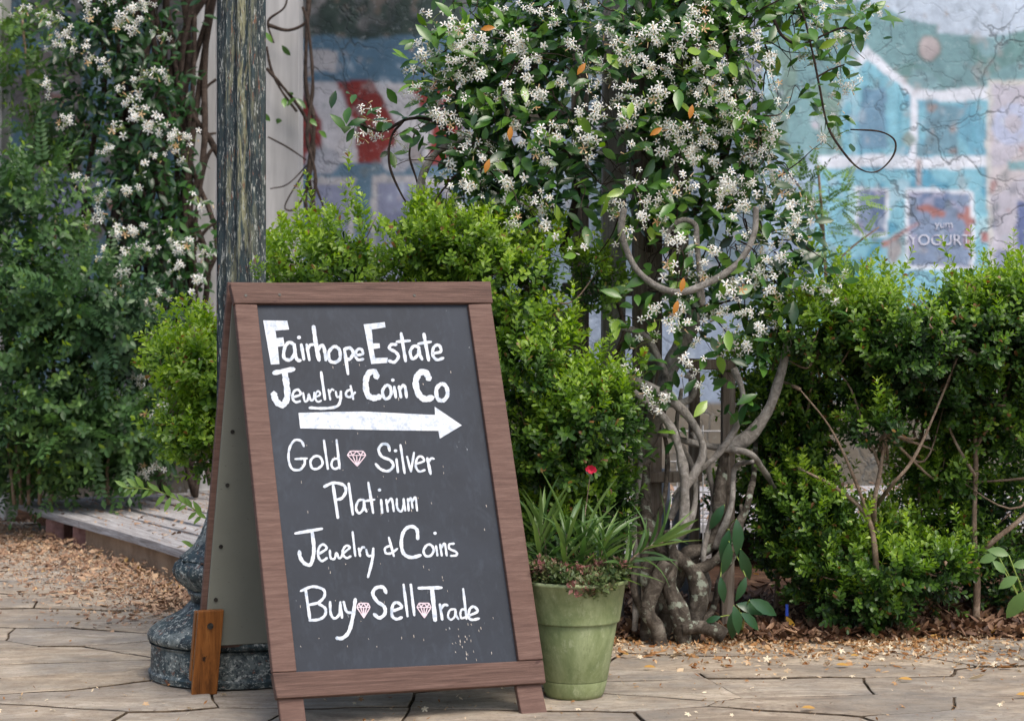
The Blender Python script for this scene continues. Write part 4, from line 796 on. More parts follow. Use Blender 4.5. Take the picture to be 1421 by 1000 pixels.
for _ in range(45):
    b_ = front[rq.randint(len(front)-1)]; front.append((b_[0]+rq.normal(0, 14), b_[1]+rq.normal(0, 14)))
def rot_to(ang): ca_, sa = math.cos(ang), math.sin(ang); return np.array([[ca_, 0, sa], [0, 1, 0], [-sa, 0, ca_]])
for (u, v) in front:
    thin = u < 600 or u > 1110; Y = (5.62 if not thin else 5.7)+rq.uniform(-.09, .10)+.0000012*(u-850)**2
    Mx = np.eye(4); Mx[:3, :3] = rot_to(rq.uniform(-3.1, 3.1))*rq.uniform(.74, 1.04); Mx[:3, 3] = P(u+rq.uniform(-4, 4), v+rq.uniform(-4, 4), Y); fpos.append(Mx[:3, 3])
    place('flower_cluster', FL[rq.randint(len(FL)) if not thin else rq.randint(5)], Mx, jas)
fpos = np.array(fpos)
JE = [ell(650, 110, 62, 75, 5.85, .22), ell(700, 60, 80, 75, 5.9, .25), ell(700, 170, 85, 80, 5.85, .24), ell(720, 270, 90, 70, 5.85, .2), ell(790, 40, 70, 70, 5.95, .25), ell(790, 200, 60, 70, 5.95, .2), ell(900, 50, 70, 80, 5.9, .25), ell(920, 170, 70, 80, 5.9, .22),
      ell(1000, 90, 75, 95, 5.9, .25), ell(1020, 200, 62, 75, 5.85, .22), ell(1000, 300, 85, 60, 5.9, .2), ell(1070, 330, 60, 60, 5.9, .18), ell(890, 280, 60, 45, 5.8, .15), ell(960, 30, 90, 60, 6.0, .3), ell(1080, 400, 60, 45, 5.95, .15), ell(960, 400, 60, 40, 5.85, .12), ell(760, -60, 160, 80, 6., .3), ell(1000, -60, 160, 80, 6., .3), ell(1080, 5, 60, 25, 5.85, .15), ell(660, 230, 40, 50, 5.8, .15), ell(850, 90, 55, 110, 6.5, .1), ell(850, 240, 50, 70, 6.5, .1)]
pS, dS, fS = sample(JE, 5400, .85, .75, 5.)
keep = ~((np.abs((pS[:, 0]/pS[:, 1])*F+710.5-850) < 34) & (pS[:, 1] < 6.3) & (RS.rand(len(pS)) < .62)); pS, dS, fS = pS[keep], dS[keep], fS[keep]
extra = []
for (u, v, n_, s_) in [(505, 165, 8, 22), (540, 180, 6, 22), (590, 180, 10, 28), (610, 60, 8, 24), (1130, 60, 12, 28), (1165, 50, 8, 28), (1190, 30, 7, 18), (1150, 110, 6, 22), (1165, 165, 5, 12), (1130, 130, 8, 16), (1150, 185, 5, 14), (1120, 60, 9, 20), (1100, 40, 14, 28), (910, 420, 14, 30), (1000, 470, 6, 22), (915, 540, 7, 22), (1130, 395, 14, 30), (870, 420, 8, 25), (1110, 350, 12, 28), (1190, 10, 10, 30), (1070, 20, 10, 30), (880, 330, 12, 40), (1050, 470, 22, 26), (1085, 450, 16, 24), (960, 470, 14, 26), (895, 520, 12, 24), (925, 570, 9, 20), (870, 470, 12, 22), (1030, 560, 10, 22), (985, 540, 6, 22), (910, 620, 6, 16), (1140, 10, 10, 30)]:
    for i in range(n_): extra.append(P(u+rq.normal(0, s_*.7), v+rq.normal(0, s_*.7), 5.72+rq.normal(0, .04)))
near = fpos[rq.randint(len(fpos), size=420)]+rq.normal(0, .05, (420, 3))*[1, .35, 1]+[0, .012, 0]
pA = np.vstack([pS, np.array(extra), near]); nA = len(pA); isx = np.arange(nA) >= len(pS)
out = np.vstack([dS, nrm(rq.normal(0, 1, (nA-len(pS), 3))+[0, -.6, .1])])
dirs = out*np.array([.9, .7, .5])+np.array([0, -.15, -.05])+rq.normal(0, .55, (nA, 3)); zz = np.array([0, -.75, .8])+out*.3+rq.normal(0, .35, (nA, 3))
tint = np.clip(.48+.16*noise(pA, 4, 2)+rq.normal(0, .16, nA)+np.where(isx, .1, 0), 0, .9); scl = rq.uniform(.65, 1.15, nA)
MA = frame_mats(dirs, zz, scl, pA)
fr_score = pA[:, 1]+rq.uniform(0, .25, nA); vis = (pA[:, 2] < P(0, -10, 5.8)[2]); order = np.argsort(np.where(vis, fr_score, 99)); big = order[:290]; rest = order[290:]
for i in big: place('leaf', LEAFM[rq.randint(2)*3+min(2, int(tint[i]*4.2))], MA[i], jas)
cloud([JT, JT2], MA[rest], tint[rest], 'foliage', M['jas'], jas)
for (u, v, a) in [(801, 96, .6), (667, 33, 1.4), (957, 157, .2), (707, 187, .1), (902, 180, 1), (935, 428, .3), (945, 397, .2), (673, 232, .3)]:
    Mx = frame_mats(np.array([[math.sin(a), -.1, math.cos(a)]]), np.array([[0, -1, .1]]), [.62], np.array([P(u, v+8, 5.5)]))[0]; o = place('leaf', ORM, Mx, jas); o['label'] = 'orange withered leaf'
# trunk and limbs
def limb(pts, r0, r1, m, name='limb', lump=.15, k=12, Y=5.8):
    f_ = .70 if name == 'trunk' else 1.0
    if name == 'trunk': pts = [(pts[0][0]+4, pts[0][1]+45)]+list(pts)
    p = smooth_path(px(pts, Y), 12); n_ = len(p); ra = np.linspace(S(r0, 5.8), S(r1, 5.8), n_)*f_*(1+.09*noise(p, 22, 1)+.05*noise(p, 60, 2)); p = p+np.stack([noise(p, 16, 0), 0*p[:, 0], noise(p, 16, 2)], -1)*ra[:, None]*.22
    MB().tube(p, ra, k+4, lump=lump).build(name, M[m], jas, smooth=True)
limb([(958, 890), (967, 830), (958, 790), (932, 768), (905, 745), (898, 700, 5.9), (893, 600, 5.95), (905, 500, 5.92)], 20, 9, 'bark', 'trunk', .22, 14, 5.78)
limb([(930, 885), (925, 840), (940, 800), (952, 770), (980, 758), (996, 725), (1000, 680), (1004, 640), (1007, 625)], 21, 9, 'bark', 'trunk', .22, 14, 5.84)
limb([(897, 880), (905, 835), (896, 800), (915, 770), (950, 780, 5.8)], 17, 12, 'bark', 'trunk', .22, 14, 5.8)
limb([(945, 880), (940, 850), (928, 815), (935, 770), (925, 735)], 19, 12, 'bark', 'trunk', .25, 14, 5.74)
limb([(915, 875), (900, 850), (915, 800), (925, 780)], 14, 12, 'bark', 'trunk', .2, 12, 5.72)
for q0 in ([(880, 875), (885, 800), (880, 740), (888, 640), (880, 560)], [(965, 870), (980, 820), (975, 770), (990, 700), (980, 640), (960, 600)], [(905, 870), (880, 820), (890, 760), (920, 700), (925, 620), (905, 560)], [(930, 760), (960, 720), (965, 660), (940, 600), (945, 540)], [(990, 760), (1015, 700), (1020, 650), (1045, 640)], [(950, 870), (985, 850), (1000, 800), (1025, 760), (1028, 700)]):
    limb([(a_, b_, 5.78+.1*rq.rand()) for a_, b_ in q0], 5.5, 2.5, 'bark' if rq.rand() < .5 else 'limb')
limb([(955, 792), (985, 780), (1005, 760), (1030, 715), (1040, 690), (1046, 650, 6.0), (1050, 600, 6.15)], 8, 3, 'bark')
limb([(945, 870), (965, 868), (990, 872), (1003, 880)], 8, 11, 'bark', 'root', .3, 10, 5.72)
limb([(1007, 625), (1040, 602), (1066, 566), (1082, 530), (1091, 495), (1096, 450)], 9.5, 6, 'limb', Y=5.84)
limb([(1085, 700, 6.05), (1062, 655, 5.9), (1040, 630), (1007, 623), (970, 617), (935, 606), (915, 600)], 4, 5.5, 'limb')
limb([(825, 521), (880, 531), (930, 556), (964, 590), (976, 622), (966, 652), (945, 685), (930, 720)], 6.5, 5, 'limb', Y=5.72)
limb([(880, 545), (912, 572), (936, 604), (950, 650), (951, 700), (950, 730)], 5.5, 6.5, 'limb', Y=5.68)
limb([(1018, 512), (1031, 545), (1024, 585), (998, 628), (960, 660), (935, 690)], 4.5, 3.5, 'limb', Y=5.75)
limb([(1048, 288), (1047, 325), (1026, 362), (985, 392), (945, 406), (912, 396), (886, 376), (871, 350), (862, 320), (866, 290)], 4.6, 4.2, 'limb', Y=5.62)
limb([(890, 640, 5.95), (915, 560), (928, 515), (946, 480), (962, 445), (955, 415), (940, 395)], 13, 8, 'limb', 'limb', .2, 12, 5.85)
limb([(968, 400), (975, 420), (968, 340), (965, 312), (946, 305), (928, 322), (925, 350)], 4, 3, 'limb', Y=5.7)
limb([(845, 455), (876, 457), (900, 470), (915, 500), (925, 520)], 4.5, 5, 'limb')
limb([(950, 520), (962, 528), (960, 550), (940, 560), (930, 555)], 4.5, 4, 'limb')
limb([(868, 500), (855, 495), (866, 460), (858, 420)], 3.5, 3, 'twig')
limb([(740, 400, 5.9), (640, 350, 5.9), (592, 320, 5.85), (583, 270), (589, 238), (609, 208), (650, 190)], 7, 5, 'limb')
limb([(640, 195), (600, 168), (565, 166), (530, 182), (500, 172)], 2.6, 1.6, 'twig'); limb([(560, 168), (543, 190), (541, 230), (560, 275), (575, 290)], 1.7, 1.5, 'twig'); limb([(575, 185), (568, 215), (578, 250), (583, 275)], 1.6, 1.3, 'twig')
limb([(1095, -20), (1115, 22), (1128, 75), (1137, 120), (1147, 170), (1162, 200), (1190, 232), (1216, 238), (1238, 218), (1242, 196), (1222, 183), (1180, 180)], 2.0, 1.0, 'twig', Y=5.7)
limb([(1070, 20), (1085, 50), (1108, 62), (1130, 55), (1165, 40), (1190, 38)], 2.2, 1.2, 'twig', Y=5.7); limb([(1133, 108), (1150, 98), (1172, 90)], 1.6, 1, 'twig', Y=5.7)
limb([(780, 350, 6), (800, 250), (750, 150), (740, 60), (760, -40)], 6, 5, 'twig', Y=5.95); limb([(900, 350, 6), (920, 250), (935, 150), (930, 60), (960, -40)], 7, 5, 'twig', Y=5.95); limb([(960, 300), (1000, 230), (1020, 150), (1010, 60), (1000, -40)], 6, 5, 'twig', Y=5.95)
mb = MB()
for i in range(230):
    e = JE[rq.randint(len(JE))]; a = e[0]+nrm(rq.normal(size=3))*e[1]*.85; n_ = 6; pts = [a]; d = rq.normal(size=3)*[1, .5, 1]-[0, 0, .8]
    for k_ in range(n_): d = nrm(d+rq.normal(0, .6, 3)*[1, .4, 1]-[0, 0, .25]); pts.append(pts[-1]+d*.055)
    mb.tube(smooth_path(pts, 3), np.linspace(rq.uniform(.0018, .0038), .001, n_*3+1), 4, 0, False)
mb.build('twigs', M['twig'], jas, smooth=True, kind='stuff')

# ---------------------------------------------------------------- blurred vine and shrubs on the left
jv = thing('jasmine_vine', 'dark jasmine vine with white flowers against the shaded wall left of the lamp post', 'vine', G(200, 735))
LV = [ell(150, 30, 120, 70, 9.6, .3), ell(120, 130, 80, 70, 9.7, .25), ell(215, 130, 55, 90, 9.5, .3), ell(190, 230, 80, 80, 9.5, .3), ell(225, 330, 75, 80, 9.5, .3), ell(200, 430, 80, 80, 9.4, .35), ell(180, 540, 90, 80, 9.4, .35), ell(150, 600, 100, 55, 9.6, .3), ell(220, 615, 60, 40, 9.5, .3), ell(120, -60, 160, 70, 9.6, .3)]
pS, dS, fS = sample(LV, 4600, .9, .5, 3.)
dirs = dS*.7+rq.normal(0, .6, pS.shape)+[0, -.1, -.1]; tint = np.clip(.25+.16*noise(pS, 3, 2)+rq.normal(0, .1, len(pS)), 0, .9)
cloud([JT, JT2], frame_mats(dirs, np.array([0, -.7, .8])+rq.normal(0, .35, pS.shape), rq.uniform(.7, 1.2, len(pS)), pS), tint, 'foliage', M['jas'], jv)
lf = [(61, 14), (78, 24), (88, 44), (95, 58), (112, 3), (122, 17), (150, 5), (170, 24), (184, 14), (167, 31), (200, 27), (185, 42), (228, 46), (146, 92), (119, 68), (126, 78), (65, 116), (199, 102), (212, 95), (231, 105), (163, 127), (184, 139), (190, 153), (207, 170), (221, 173), (167, 175), (92, 173), (248, 184), (267, 192), (235, 204), (218, 219), (255, 221), (151, 207), (194, 241), (112, 252), (180, 269), (269, 275), (139, 270), (190, 325), (170, 316), (235, 321), (119, 303), (139, 299), (252, 337), (207, 344), (146, 357), (177, 345), (248, 372), (282, 347), (269, 388), (177, 384), (221, 405), (214, 425), (204, 418), (163, 403), (126, 514), (139, 524), (136, 544), (119, 544), (194, 520), (190, 534), (214, 463), (238, 461), (224, 568), (204, 585), (129, 604), (187, 633), (194, 651), (213, 653), (158, 553), (180, 605), (30, 8), (200, 5), (75, 60)]
for u, v in lf:
    Mx = np.eye(4); Mx[:3, :3] = rot_to(rq.uniform(-3.1, 3.1))*rq.uniform(1.0, 1.5); Mx[:3, 3] = P(u, v, 9.12 if v > 380 else 9.2); place('flower_cluster', FL[rq.randint(len(FL))], Mx, jv)
for i in range(26):
    u0 = rq.uniform(130, 300); p = [P(u0, 690-rq.uniform(0, 60), 9.8)]
    for k_ in range(6): p.append(P(u0+rq.normal(0, 22), 600-k_*125, 9.85+rq.uniform(-.1, .1)))
    pp = smooth_path(p, 4); MB().tube(pp, rq.uniform(.008, .022), 6).build('stem', M['twig'], jv, smooth=True)
# vine on the right-hand porch column
cv = thing('bare_vine', 'mostly bare twisting vine stems on the white porch column right of the lamp post', 'vine', P(430, 500, 10.1)*[1, 1, 0])
def cl(pts, r, Y=10.1): p = smooth_path(px(pts, Y), 6); MB().tube(p, S(r*.55, Y)*(1+.15*noise(p, 14, 1)), 7, lump=.1).build('stem', M['twig'], cv, smooth=True)
cl([(440, 700), (432, 400), (436, 300), (428, 240), (436, 170), (424, 110), (430, -40)], 6); cl([(426, 700), (440, 380), (424, 280), (436, 210), (422, 160), (392, 120), (370, 95)], 4.5); cl([(445, 700), (428, 350), (438, 250), (426, 190), (434, 120), (428, 40), (420, 10)], 4, 10.0)
cl([(372, 35), (400, 42), (425, 30), (430, 0)], 4.5); cl([(370, 65), (376, 95), (390, 125), (412, 155)], 3.5); cl([(372, 190), (400, 205), (425, 222)], 2.5); cl([(430, 225), (400, 255), (375, 262)], 2); cl([(425, 235), (400, 275), (396, 290), (412, 288), (432, 250)], 2.5)
cl([(380, 60), (372, 30), (395, 10), (400, -20)], 2.5); cl([(435, 250), (450, 290), (462, 330)], 3); cl([(300, 110), (285, 125), (278, 160)], 3, 9.9); cl([(300, 185), (280, 186), (262, 170)], 3, 9.9); cl([(305, 305), (285, 320), (270, 350), (262, 420)], 4, 9.8); cl([(300, 200), (284, 230), (270, 330), (275, 440)], 5, 9.8); cl([(262, -20), (255, 100), (262, 200), (250, 330), (262, 450)], 9, 9.9); cl([(270, -20), (268, 120), (255, 260), (268, 400)], 6, 9.8)
pp = []
for u, v in [(400, 128), (411, 137), (398, 148), (440, 175), (442, 182), (375, 168), (384, 172), (425, 238), (345, 30), (378, 60), (391, 63), (395, 150)]: pp.append(P(u, v, 10.02))
pp = np.array(pp); cloud([JT], frame_mats(rq.normal(size=pp.shape), np.array([0, -1, .5])+rq.normal(0, .3, pp.shape), np.full(len(pp), 1.1), pp), rq.uniform(.4, .8, len(pp)), 'foliage', M['jas'], cv)
# feathery shrub
def frond(seed):
    q = np.random.RandomState(seed); ys, zs_, ps, s_ = [], [], [], []
    for i in range(9):
        for sd_ in (-1, 1): ys.append([sd_, .55+q.normal(0, .1), q.normal(0, .15)]); zs_.append([0, 0, 1.]); ps.append([0, .03+i*.026, -.02*(i/9)**2]); s_.append(1.15-.05*i)
    ys.append([0, 1, 0]); zs_.append([0, 0, 1.]); ps.append([0, .26, -.02]); s_.append(1.1)
    V, Fs, T = bake(SMALL[0], SMALL[1], frame_mats(np.array(ys), np.array(zs_), np.array(s_)*1.15, np.array(ps))); return V, Fs, T*0
FR = [frond(0)]+[sprig(40+i, 6, .19, leaf_tpl(.046, .024, .2, .2, (0, .45, .8, 1), (.1, 1, .6, 0)), 1.2) for i in range(3)]
def fshrub(label, ells, n, stems, tb, base, scl=1., name='feathery_shrub', mat='nan'):
    b = thing(name, label, 'shrub', base); p, d, f = sample(ells, n, .8, .6, 3.)
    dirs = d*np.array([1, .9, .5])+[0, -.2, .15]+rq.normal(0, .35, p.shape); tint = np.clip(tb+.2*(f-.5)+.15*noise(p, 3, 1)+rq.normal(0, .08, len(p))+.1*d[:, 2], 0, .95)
    cloud(FR[:1] if scl < 1 else FR, frame_mats(dirs, np.array([0, -.6, 1])+rq.normal(0, .4, p.shape), scl*rq.uniform(.7, 1.2, len(p)), p), tint, 'foliage', M[mat], b)
    for pts, r0, Y in stems: pp = smooth_path(px(pts, Y), 5); MB().tube(pp, np.linspace(S(r0, Y), S(r0*.5, Y), len(pp)), 6).build('stem', M['boxstem'], b, smooth=True)
    return b
fshrub('feathery mid green shrub with fern like leaves at the far left', [ell(40, 300, 70, 80, 9.2, .3), ell(40, 420, 90, 90, 9.1, .35), ell(120, 420, 70, 55, 9., .3), ell(150, 460, 50, 50, 9., .3), ell(60, 540, 95, 70, 9.1, .35), ell(110, 590, 70, 50, 9.1, .3), ell(30, 620, 60, 40, 9.2, .3)], 1150,
       [([(70, 700), (75, 560), (72, 430), (78, 300)], 4, 9.2), ([(30, 700), (18, 560), (10, 420)], 3, 9.2), ([(40, 700), (38, 560), (30, 440)], 3, 9.2), ([(55, 700), (60, 600), (110, 480), (140, 420)], 3, 9.2), ([(20, 700), (10, 600), (0, 500)], 3, 9.2)], .12, G(45, 735))
fshrub('small leafy shrub reaching down to the boardwalk below the dark vine', [ell(160, 640, 60, 28, 9.2, .2), ell(100, 640, 60, 26, 9.3, .2), ell(180, 600, 45, 40, 9.15, .25), ell(30, 650, 45, 18, 9.5, .2)], 520, [([(150, 700), (150, 640), (170, 600)], 3, 9.1)], .3, G(150, 735))
fshrub('wispy pale green sapling growing against the wall up the left edge', [ell(35, 110, 35, 80, 10.2, .15), ell(25, 30, 25, 40, 10.2, .15), ell(75, 190, 35, 40, 10.1, .15), ell(90, 220, 30, 30, 10.0, .1)], 150, [([(45, 700), (45, 300), (42, 150), (30, 20)], 3.5, 10.2), ([(60, 330), (62, 220), (48, 140)], 2.5, 10.1)], .55, P(45, 500, 10.2)*[1, 1, 0])
fshrub('slender sapling with small leaves in front of the blue painted house', [ell(1140, 300, 26, 70, 9.2, .12), ell(1165, 280, 30, 40, 9.2, .12), ell(1120, 250, 30, 30, 9.2, .12), ell(1150, 380, 35, 45, 9.2, .12), ell(1195, 330, 30, 14, 9.2, .08), ell(1090, 240, 28, 16, 9.2, .08), ell(1180, 400, 50, 30, 9.1, .12)], 150,
       [([(1150, 700), (1148, 450), (1143, 330), (1135, 230)], 3.5, 9.2), ([(1146, 380), (1180, 345), (1220, 315)], 2, 9.2), ([(1143, 320), (1110, 260), (1085, 235)], 2, 9.2)], .45, P(1150, 500, 9.2)*[1, 1, 0], .55)

# ---------------------------------------------------------------- pot plants
def strap(L, W, bend):
    st = np.linspace(0, 1, 7); wd = np.array([.45, .8, 1, .95, .75, .42, 0]); V = []; Fs = []
    for s_, w_ in zip(st, wd): th = bend*s_; V += [[-W/2*w_, L*s_*math.cos(th*.5), -L*s_*math.sin(th*.5)+.3*W*w_], [0, L*s_*math.cos(th*.5), -L*s_*math.sin(th*.5)], [W/2*w_, L*s_*math.cos(th*.5), -L*s_*math.sin(th*.5)+.3*W*w_]]
    for i in range(6): Fs += [(3*i, 3*i+1, 3*i+4, 3*i+3), (3*i+1, 3*i+2, 3*i+5, 3*i+4)]
    return np.array(V), np.array(Fs)
STR = [leafmesh(strap(L, W, b), t_, M['strap']) for L, W, b, t_ in ((.15, .013, .5, .45), (.13, .012, .9, .6), (.16, .014, .3, .8), (.12, .012, 1.2, .55), (.14, .011, .15, .95))]
def strap_plant(label, stems, n, lean=(0, 0, 0)):
    b = thing('potted_plant', label, 'plant', stems[0][0])
    for st in stems:
        pp = smooth_path(st, 5); MB().tube(pp, np.linspace(.0045, .002, len(pp)), 6).build('stem', M['boxstem'], b, smooth=True)
        for i in range(n):
            f = .25+.75*(i+.5)/n; q_ = pp[min(len(pp)-1, int(f*(len(pp)-1)))]; ax = nrm(pp[-1]-pp[0]); a = i*2.4+rq.uniform(-.3, .3); r1 = nrm(np.cross(ax, [.3, 1, .2])); r2 = np.cross(ax, r1)
            d = (r1*math.cos(a)+r2*math.sin(a))*(1.15-.75*f)+ax*(.45+.75*f); Mx = frame_mats(np.array([d]), np.array([ax*1.0+rq.normal(0, .2, 3)]), [rq.uniform(.8, 1.3)], np.array([q_]))[0]; place('leaf', STR[rq.randint(5)], Mx, b)
T0 = PC+[0, 0, .3]
strap_plant('spiky strap leaved plant upright in the middle of the green pot', [[T0+[-.03, 0, 0], T0+[-.025, -.01, .08], T0+[-.02, -.02, .17]], [T0+[.01, .02, 0], T0+[.02, .02, .08], T0+[.03, .02, .15]]], 22)
strap_plant('spiky strap leaved plant at the left side of the green pot', [[T0+[-.09, 0, 0], T0+[-.095, 0, .08], T0+[-.10, 0, .17]], [T0+[-.07, .05, 0], T0+[-.08, .05, .09], T0+[-.085, .05, .19]]], 15)
strap_plant('spiky strap leaved plant leaning out over the right rim of the pot', [[T0+[.075, -.03, -.01], T0+[.12, -.04, .05], T0+[.19, -.06, .115], T0+[.25, -.07, .14]], [T0+[.05, .04, 0], T0+[.07, .04, .07], T0+[.09, .03, .14]]], 24)
sd_ = thing('sedum_mat', 'low reddish green succulent mat filling the top of the green pot', 'plant', T0)
n_ = 1500; a = RS.uniform(0, 6.28, n_); r_ = .145*np.sqrt(RS.rand(n_)); pz = np.c_[r_*np.cos(a), r_*np.sin(a), .0+.045*RS.rand(n_)+.02*noise(np.c_[r_*np.cos(a), r_*np.sin(a), 0*a], 30)]+T0
SED = sprig(77, 3, .02, leaf_tpl(.013, .009, .3, 0, (0, .5, 1), (.3, 1, .2)))
cloud([SED], frame_mats(nrm(np.c_[np.cos(a)*.5, np.sin(a)*.5, np.ones(n_)]+RS.normal(0, .4, (n_, 3))), RS.normal(size=(n_, 3)), RS.uniform(.8, 1.4, n_), pz), np.clip(.42+.24*noise(pz, 70, 1)+RS.normal(0, .12, n_), 0, 1), 'foliage', M['sedum'], sd_)
rf_ = thing('red_flower', 'small crimson flower rising above the spiky leaves in the pot', 'flower', P(818, 690, 5.0))
fc = P(820, 653, 5.0)
for i in range(9):
    th = i*.7; d = np.array([math.cos(th), -.5 if i > 4 else -.15, math.sin(th)*.8+.1]); Mx = frame_mats(np.array([d]), np.array([[0, -1, .3]]), [.75 if i < 5 else .5], np.array([fc]))[0]
    o = mk('petal', *leaf_tpl(.025, .02, .3, -.2), M['red'], None, True); me = o.data; bpy.data.objects.remove(o); place('petal', me, Mx, rf_)
MB().tube(smooth_path([P(826, 800, 4.92), P(812, 730, 5.0), P(815, 690, 5.02), fc], 5), .0013, 6).build('stem', M['boxstem'], rf_)

# broad leaved plants
def broad_plant(name, label, base, leaves, mat, L, W):
    b = thing(name, label, 'plant', base); me = leafmesh(leaf_tpl(L, W, .22, .35, (0, .08, .3, .55, .8, 1), (.06, .35, .86, 1, .62, 0)), .5, M[mat])
    for (u, v, du, dv, Y, s_) in leaves:
        d = np.array([du, rq.uniform(-.3, .1), -dv]); p = P(u, v, Y); place('leaf', me, frame_mats(np.array([d]), np.array([[rq.uniform(-.4, .4), -1, .5]]), [s_], np.array([p]))[0], b)
        MB().tube(smooth_path([base, (base+p)/2+[0, 0, .03], p], 4), .002, 5).build('stalk', M['stalk'], b, smooth=True)
    return b
broad_plant('broad_leaf_plant', 'dark plant with long drooping broad leaves hanging beside the jasmine trunk', P(1005, 760, 5.9), [(1022, 720, .1, 1, 5.75, 1.0), (1012, 735, -.3, 1, 5.72, 1.0), (1028, 762, .3, 1, 5.75, .95), (1012, 752, -.1, 1, 5.7, .9), (1005, 700, -.4, .6, 5.8, .8), (1035, 800, -.3, .8, 5.75, .7), (1000, 800, .1, 1, 5.7, .7)], 'broad', .12, .042)
broad_plant('broad_leaf_plant', 'low dark broad leaved plant lying over the leaf litter right of the trunk', G(1030, 880, .02), [(1022, 838, 1, .2, 5.75, .9), (1040, 832, 1, .45, 5.72, 1.0), (1020, 845, -.2, 1, 5.7, .9), (1028, 850, 1, .7, 5.68, .8), (1018, 840, .3, 1, 5.66, .85), (1000, 855, -1, .3, 5.7, .5)], 'broad', .11, .045)
broad_plant('pale_leaf_plant', 'pale green broad leaved plant at the right edge below the hedge', G(1440, 905), [(1395, 795, -.5, -.6, 5.55, .6), (1400, 770, -.9, -.35, 5.6, .75), (1412, 800, -.6, .3, 5.5, .75), (1405, 785, .7, -.2, 5.6, .7), (1421, 820, -.5, 1, 5.5, 1.15), (1440, 820, -.2, 1, 5.45, 1.1), (1385, 770, -.7, .2, 5.6, .7), (1425, 795, .6, -.6, 5.5, .8)], 'pale', .09, .045)
# fern-like sprig in front of the boardwalk
fs = thing('leafy_sprig', 'arching green sprig sticking out left from behind the back of the sign', 'shoot', P(300, 720, 5.5))
pp = smooth_path(px([(300, 730), (260, 700), (215, 680), (170, 676)], 5.5), 6); MB().tube(pp, .0022, 5).build('stem', M['stalk'], fs)
SH = leaf_tpl(.05, .017, .2, .15, (0, .4, .75, 1), (.1, 1, .7, 0)); ms = []
for i in range(24): f = i/24; q_ = pp[int(f*(len(pp)-1))]; ms.append(frame_mats(np.array([[-.7, -.2, (.8 if i % 2 else -.6)]])+rq.normal(0, .15, (1, 3)), np.array([[0, -1, .5]]), [rq.uniform(.7, 1.1)], np.array([q_]))[0])
lm = leafmesh(SH, .8, M['nan'])
for m_ in ms: place('leaf', lm, m_, fs)
for (u, v) in ((275, 760), (268, 757), (282, 756)): place('leaf', lm, frame_mats(np.array([[-.6+rq.normal(0, .5), -.2, .3]]), np.array([[0, -1, .5]]), [.8], np.array([P(u, v, 5.4)]))[0], fs)
bt = thing('plant_tag', 'small blue plastic plant tag in the dead leaves under the hedge', 'tag', P(1092, 858, 5.9)); MB().box(P(1092, 846, 5.9), (.005, .0015, .02)).build('blade', M['blue'], bt)

# ---------------------------------------------------------------- litter
CURL = leaf_tpl(.055, .026, .7, -.5, (0, .3, .7, 1), (.1, .9, .8, 0)); CT = (CURL[0], CURL[1], np.zeros(len(CURL[0])))
CUR2 = leaf_tpl(.04, .022, -.6, .5, (0, .3, .7, 1), (.1, .9, .8, 0)); CT2 = (CUR2[0], CUR2[1], np.zeros(len(CUR2[0])))
PET = leaf_tpl(.014, .007, .6, -.5, (0, .5, 1), (.2, 1, .2)); PT = (PET[0], PET[1], np.zeros(len(PET[0])))
_st = [leaf_tpl(.011, .006, .2, .3, (0, .6, 1), (.3, 1, .5))]
_sv, _sf, _ = bake(_st[0][0], _st[0][1], frame_mats(np.array([[math.cos(a), math.sin(a), .15] for a in np.arange(5)*1.257]), np.array([[0, 0, 1.]]*5), np.ones(5), np.zeros((5, 3))))
STAR = (_sv, _sf, np.full(len(_sv), .25)); BIT = (PET[0]*np.array([1.4, .6, 1]), PET[1], np.full(len(PET[0]), -.1))
def clump(p, s=3.2, t0=0.0): return p[noise(np.c_[p[:, :2], 0*p[:, 0]], s, 2)+.6*noise(np.c_[p[:, :2], 0*p[:, 0]], 13, 1)+RS.normal(0, .5, len(p)) > t0]
def scatter(name, tpls, p, mat, scl, tint, lift=.01, flat=.35):
    n_ = len(p); a = RS.uniform(0, 6.28, n_); d = np.c_[np.cos(a), np.sin(a), RS.normal(0, flat, n_)]; z = np.c_[RS.normal(0, flat, (n_, 2)), np.ones(n_)]
    o = cloud(tpls, frame_mats(d, z, scl, p), tint, name, M[mat], None); return o
n_ = 8000; x = RS.uniform(.12, 2.6, n_); y = 5.80+np.abs(RS.normal(0, .42, n_))+.05*np.sin(x*5)+RS.uniform(-.04, .04, n_); p = np.c_[x, y, np.maximum(bed_z(x, y), 0)+RS.uniform(.004, .03, n_)]
scatter('leaf_litter', [CT, CT2], p, 'litter', RS.uniform(.4, 1.0, n_), np.clip(.33+RS.normal(0, .24, n_), 0, 1), flat=.22)
n_ = 5200; x = RS.uniform(.0, 2.4, n_); y = 5.86-np.abs(RS.normal(0, .26, n_)); p = clump(np.c_[x, y, np.full(n_, .007)]); n_ = len(p)
scatter('fallen_petals', [PT, BIT, STAR, BIT, CT2], p, 'petal_litter', RS.uniform(.45, 1.25, n_), RS.rand(n_)*.9)
n_ = 1200; x = RS.uniform(-1.7, 1.8, n_); y = RS.uniform(4.3, 6.4, n_); p = clump(np.c_[x, y, np.full(n_, .006)], 3, -.3); n_ = len(p); scatter('scattered_petals', [PT, BIT, STAR], p, 'petal_litter', RS.uniform(.4, 1., n_), RS.rand(n_))
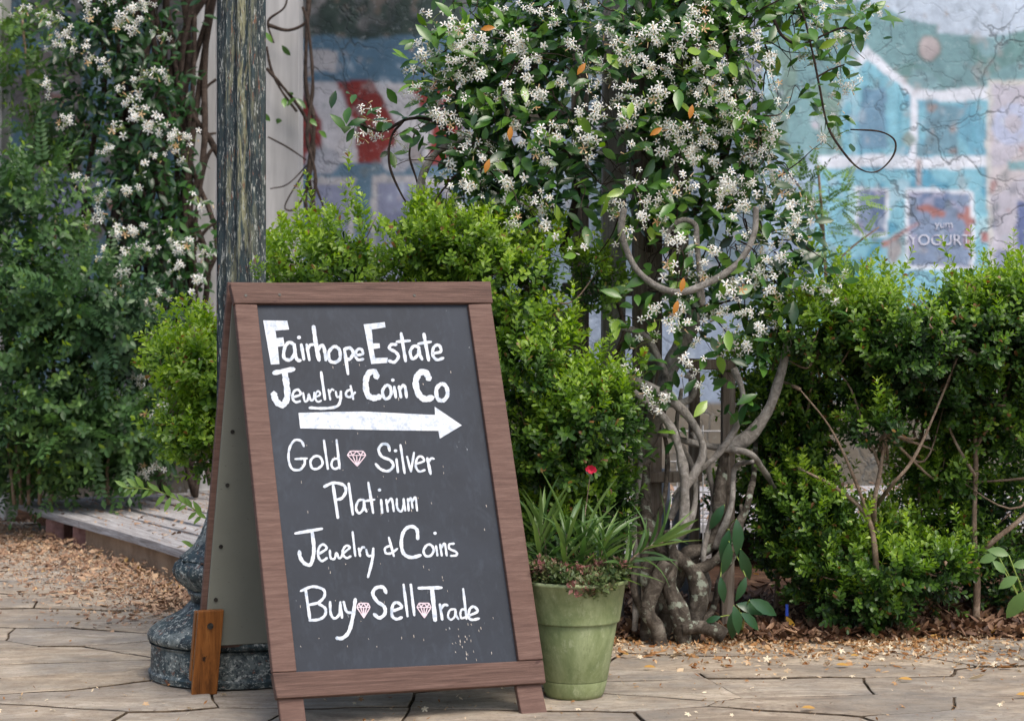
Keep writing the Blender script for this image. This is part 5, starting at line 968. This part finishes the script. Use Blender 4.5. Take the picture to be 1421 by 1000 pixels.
# drift along the boardwalk edge
n_ = 8200; s_ = RS.uniform(-.3, 1.18, n_)**1.0; off = -np.abs(RS.normal(0, .30, n_))*(1+.9*(1-s_)); b0 = e0+(e1-e0)*s_[:, None]+q*(off[:, None]+.02); p = np.c_[b0, .006+.05*np.exp(off*8)*RS.rand(n_)]
scatter('petal_drift', [CT2, PT, PT], p, 'litter', RS.uniform(.6, 1.2, n_), np.clip(.62+RS.normal(0, .17, n_), 0, .93))
n_ = 2600; x = RS.uniform(-4.2, -.8, n_); y = 7.2+RS.rand(n_)*3.2; p = np.c_[x, y, np.full(n_, .006)]; scatter('thin_petal_scatter', [CT2, PT, PT], p[(y < 12)], 'litter', RS.uniform(.5, 1, n_), np.clip(.65+RS.normal(0, .15, n_), 0, .93))
n_ = 2600; s_ = RS.rand(n_); off = .02+np.abs(RS.rand(n_))**.8*1.9; b0 = e0+(e2-e0)*s_[:, None]+q*off[:, None]; p = np.c_[b0, np.full(n_, .158)]; scatter('boardwalk_petals', [CT2, PT, PT], p, 'litter', RS.uniform(.45, .95, n_), np.clip(.66+RS.normal(0, .15, n_), 0, .93))
n_ = 1500; x = RS.uniform(.3, 5, n_); y = RS.uniform(7.6, 10, n_); scatter('boardwalk_leaves', [CT2, CT], np.c_[x, y, np.full(n_, .232)], 'litter', RS.uniform(.5, 1.1, n_), np.clip(.6+RS.normal(0, .15, n_), 0, .93))
YL = leafmesh(leaf_tpl(.055, .02, .3, .15), .5, M['yellow'])
for (u, v, a, lab) in ((872, 908, 2, 'yellow leaf standing in the litter just right of the pot'), (893, 925, .4, 'pale yellow leaf on the litter edge right of the pot'), (1112, 981, .1, 'tan yellow leaf lying alone on the near paving'), (1160, 922, .3, 'yellow leaf on the paving edge below the low boxwood sprout'), (1180, 909, .5, 'small bright yellow leaf where litter meets paving'), (1410, 963, .1, 'bright yellow leaf on the paving at the right edge'), (1290, 882, .2, 'yellow leaf in the dead leaves under the hedge'), (1247, 941, 0, 'cream curled leaf on the paving below the hedge')):
    o = bpy.data.objects.new('fallen_leaf', YL); C.objects.link(o); p = G(u, v, .012); M_ = frame_mats(np.array([[math.cos(a), math.sin(a), .05]]), np.array([[0, -.5, 1]]), [rq.uniform(.6, .95)], np.array([p]))[0]; o.matrix_world = Matrix(M_.tolist()); tag(o, lab, 'leaf', 'fallen yellow leaves')
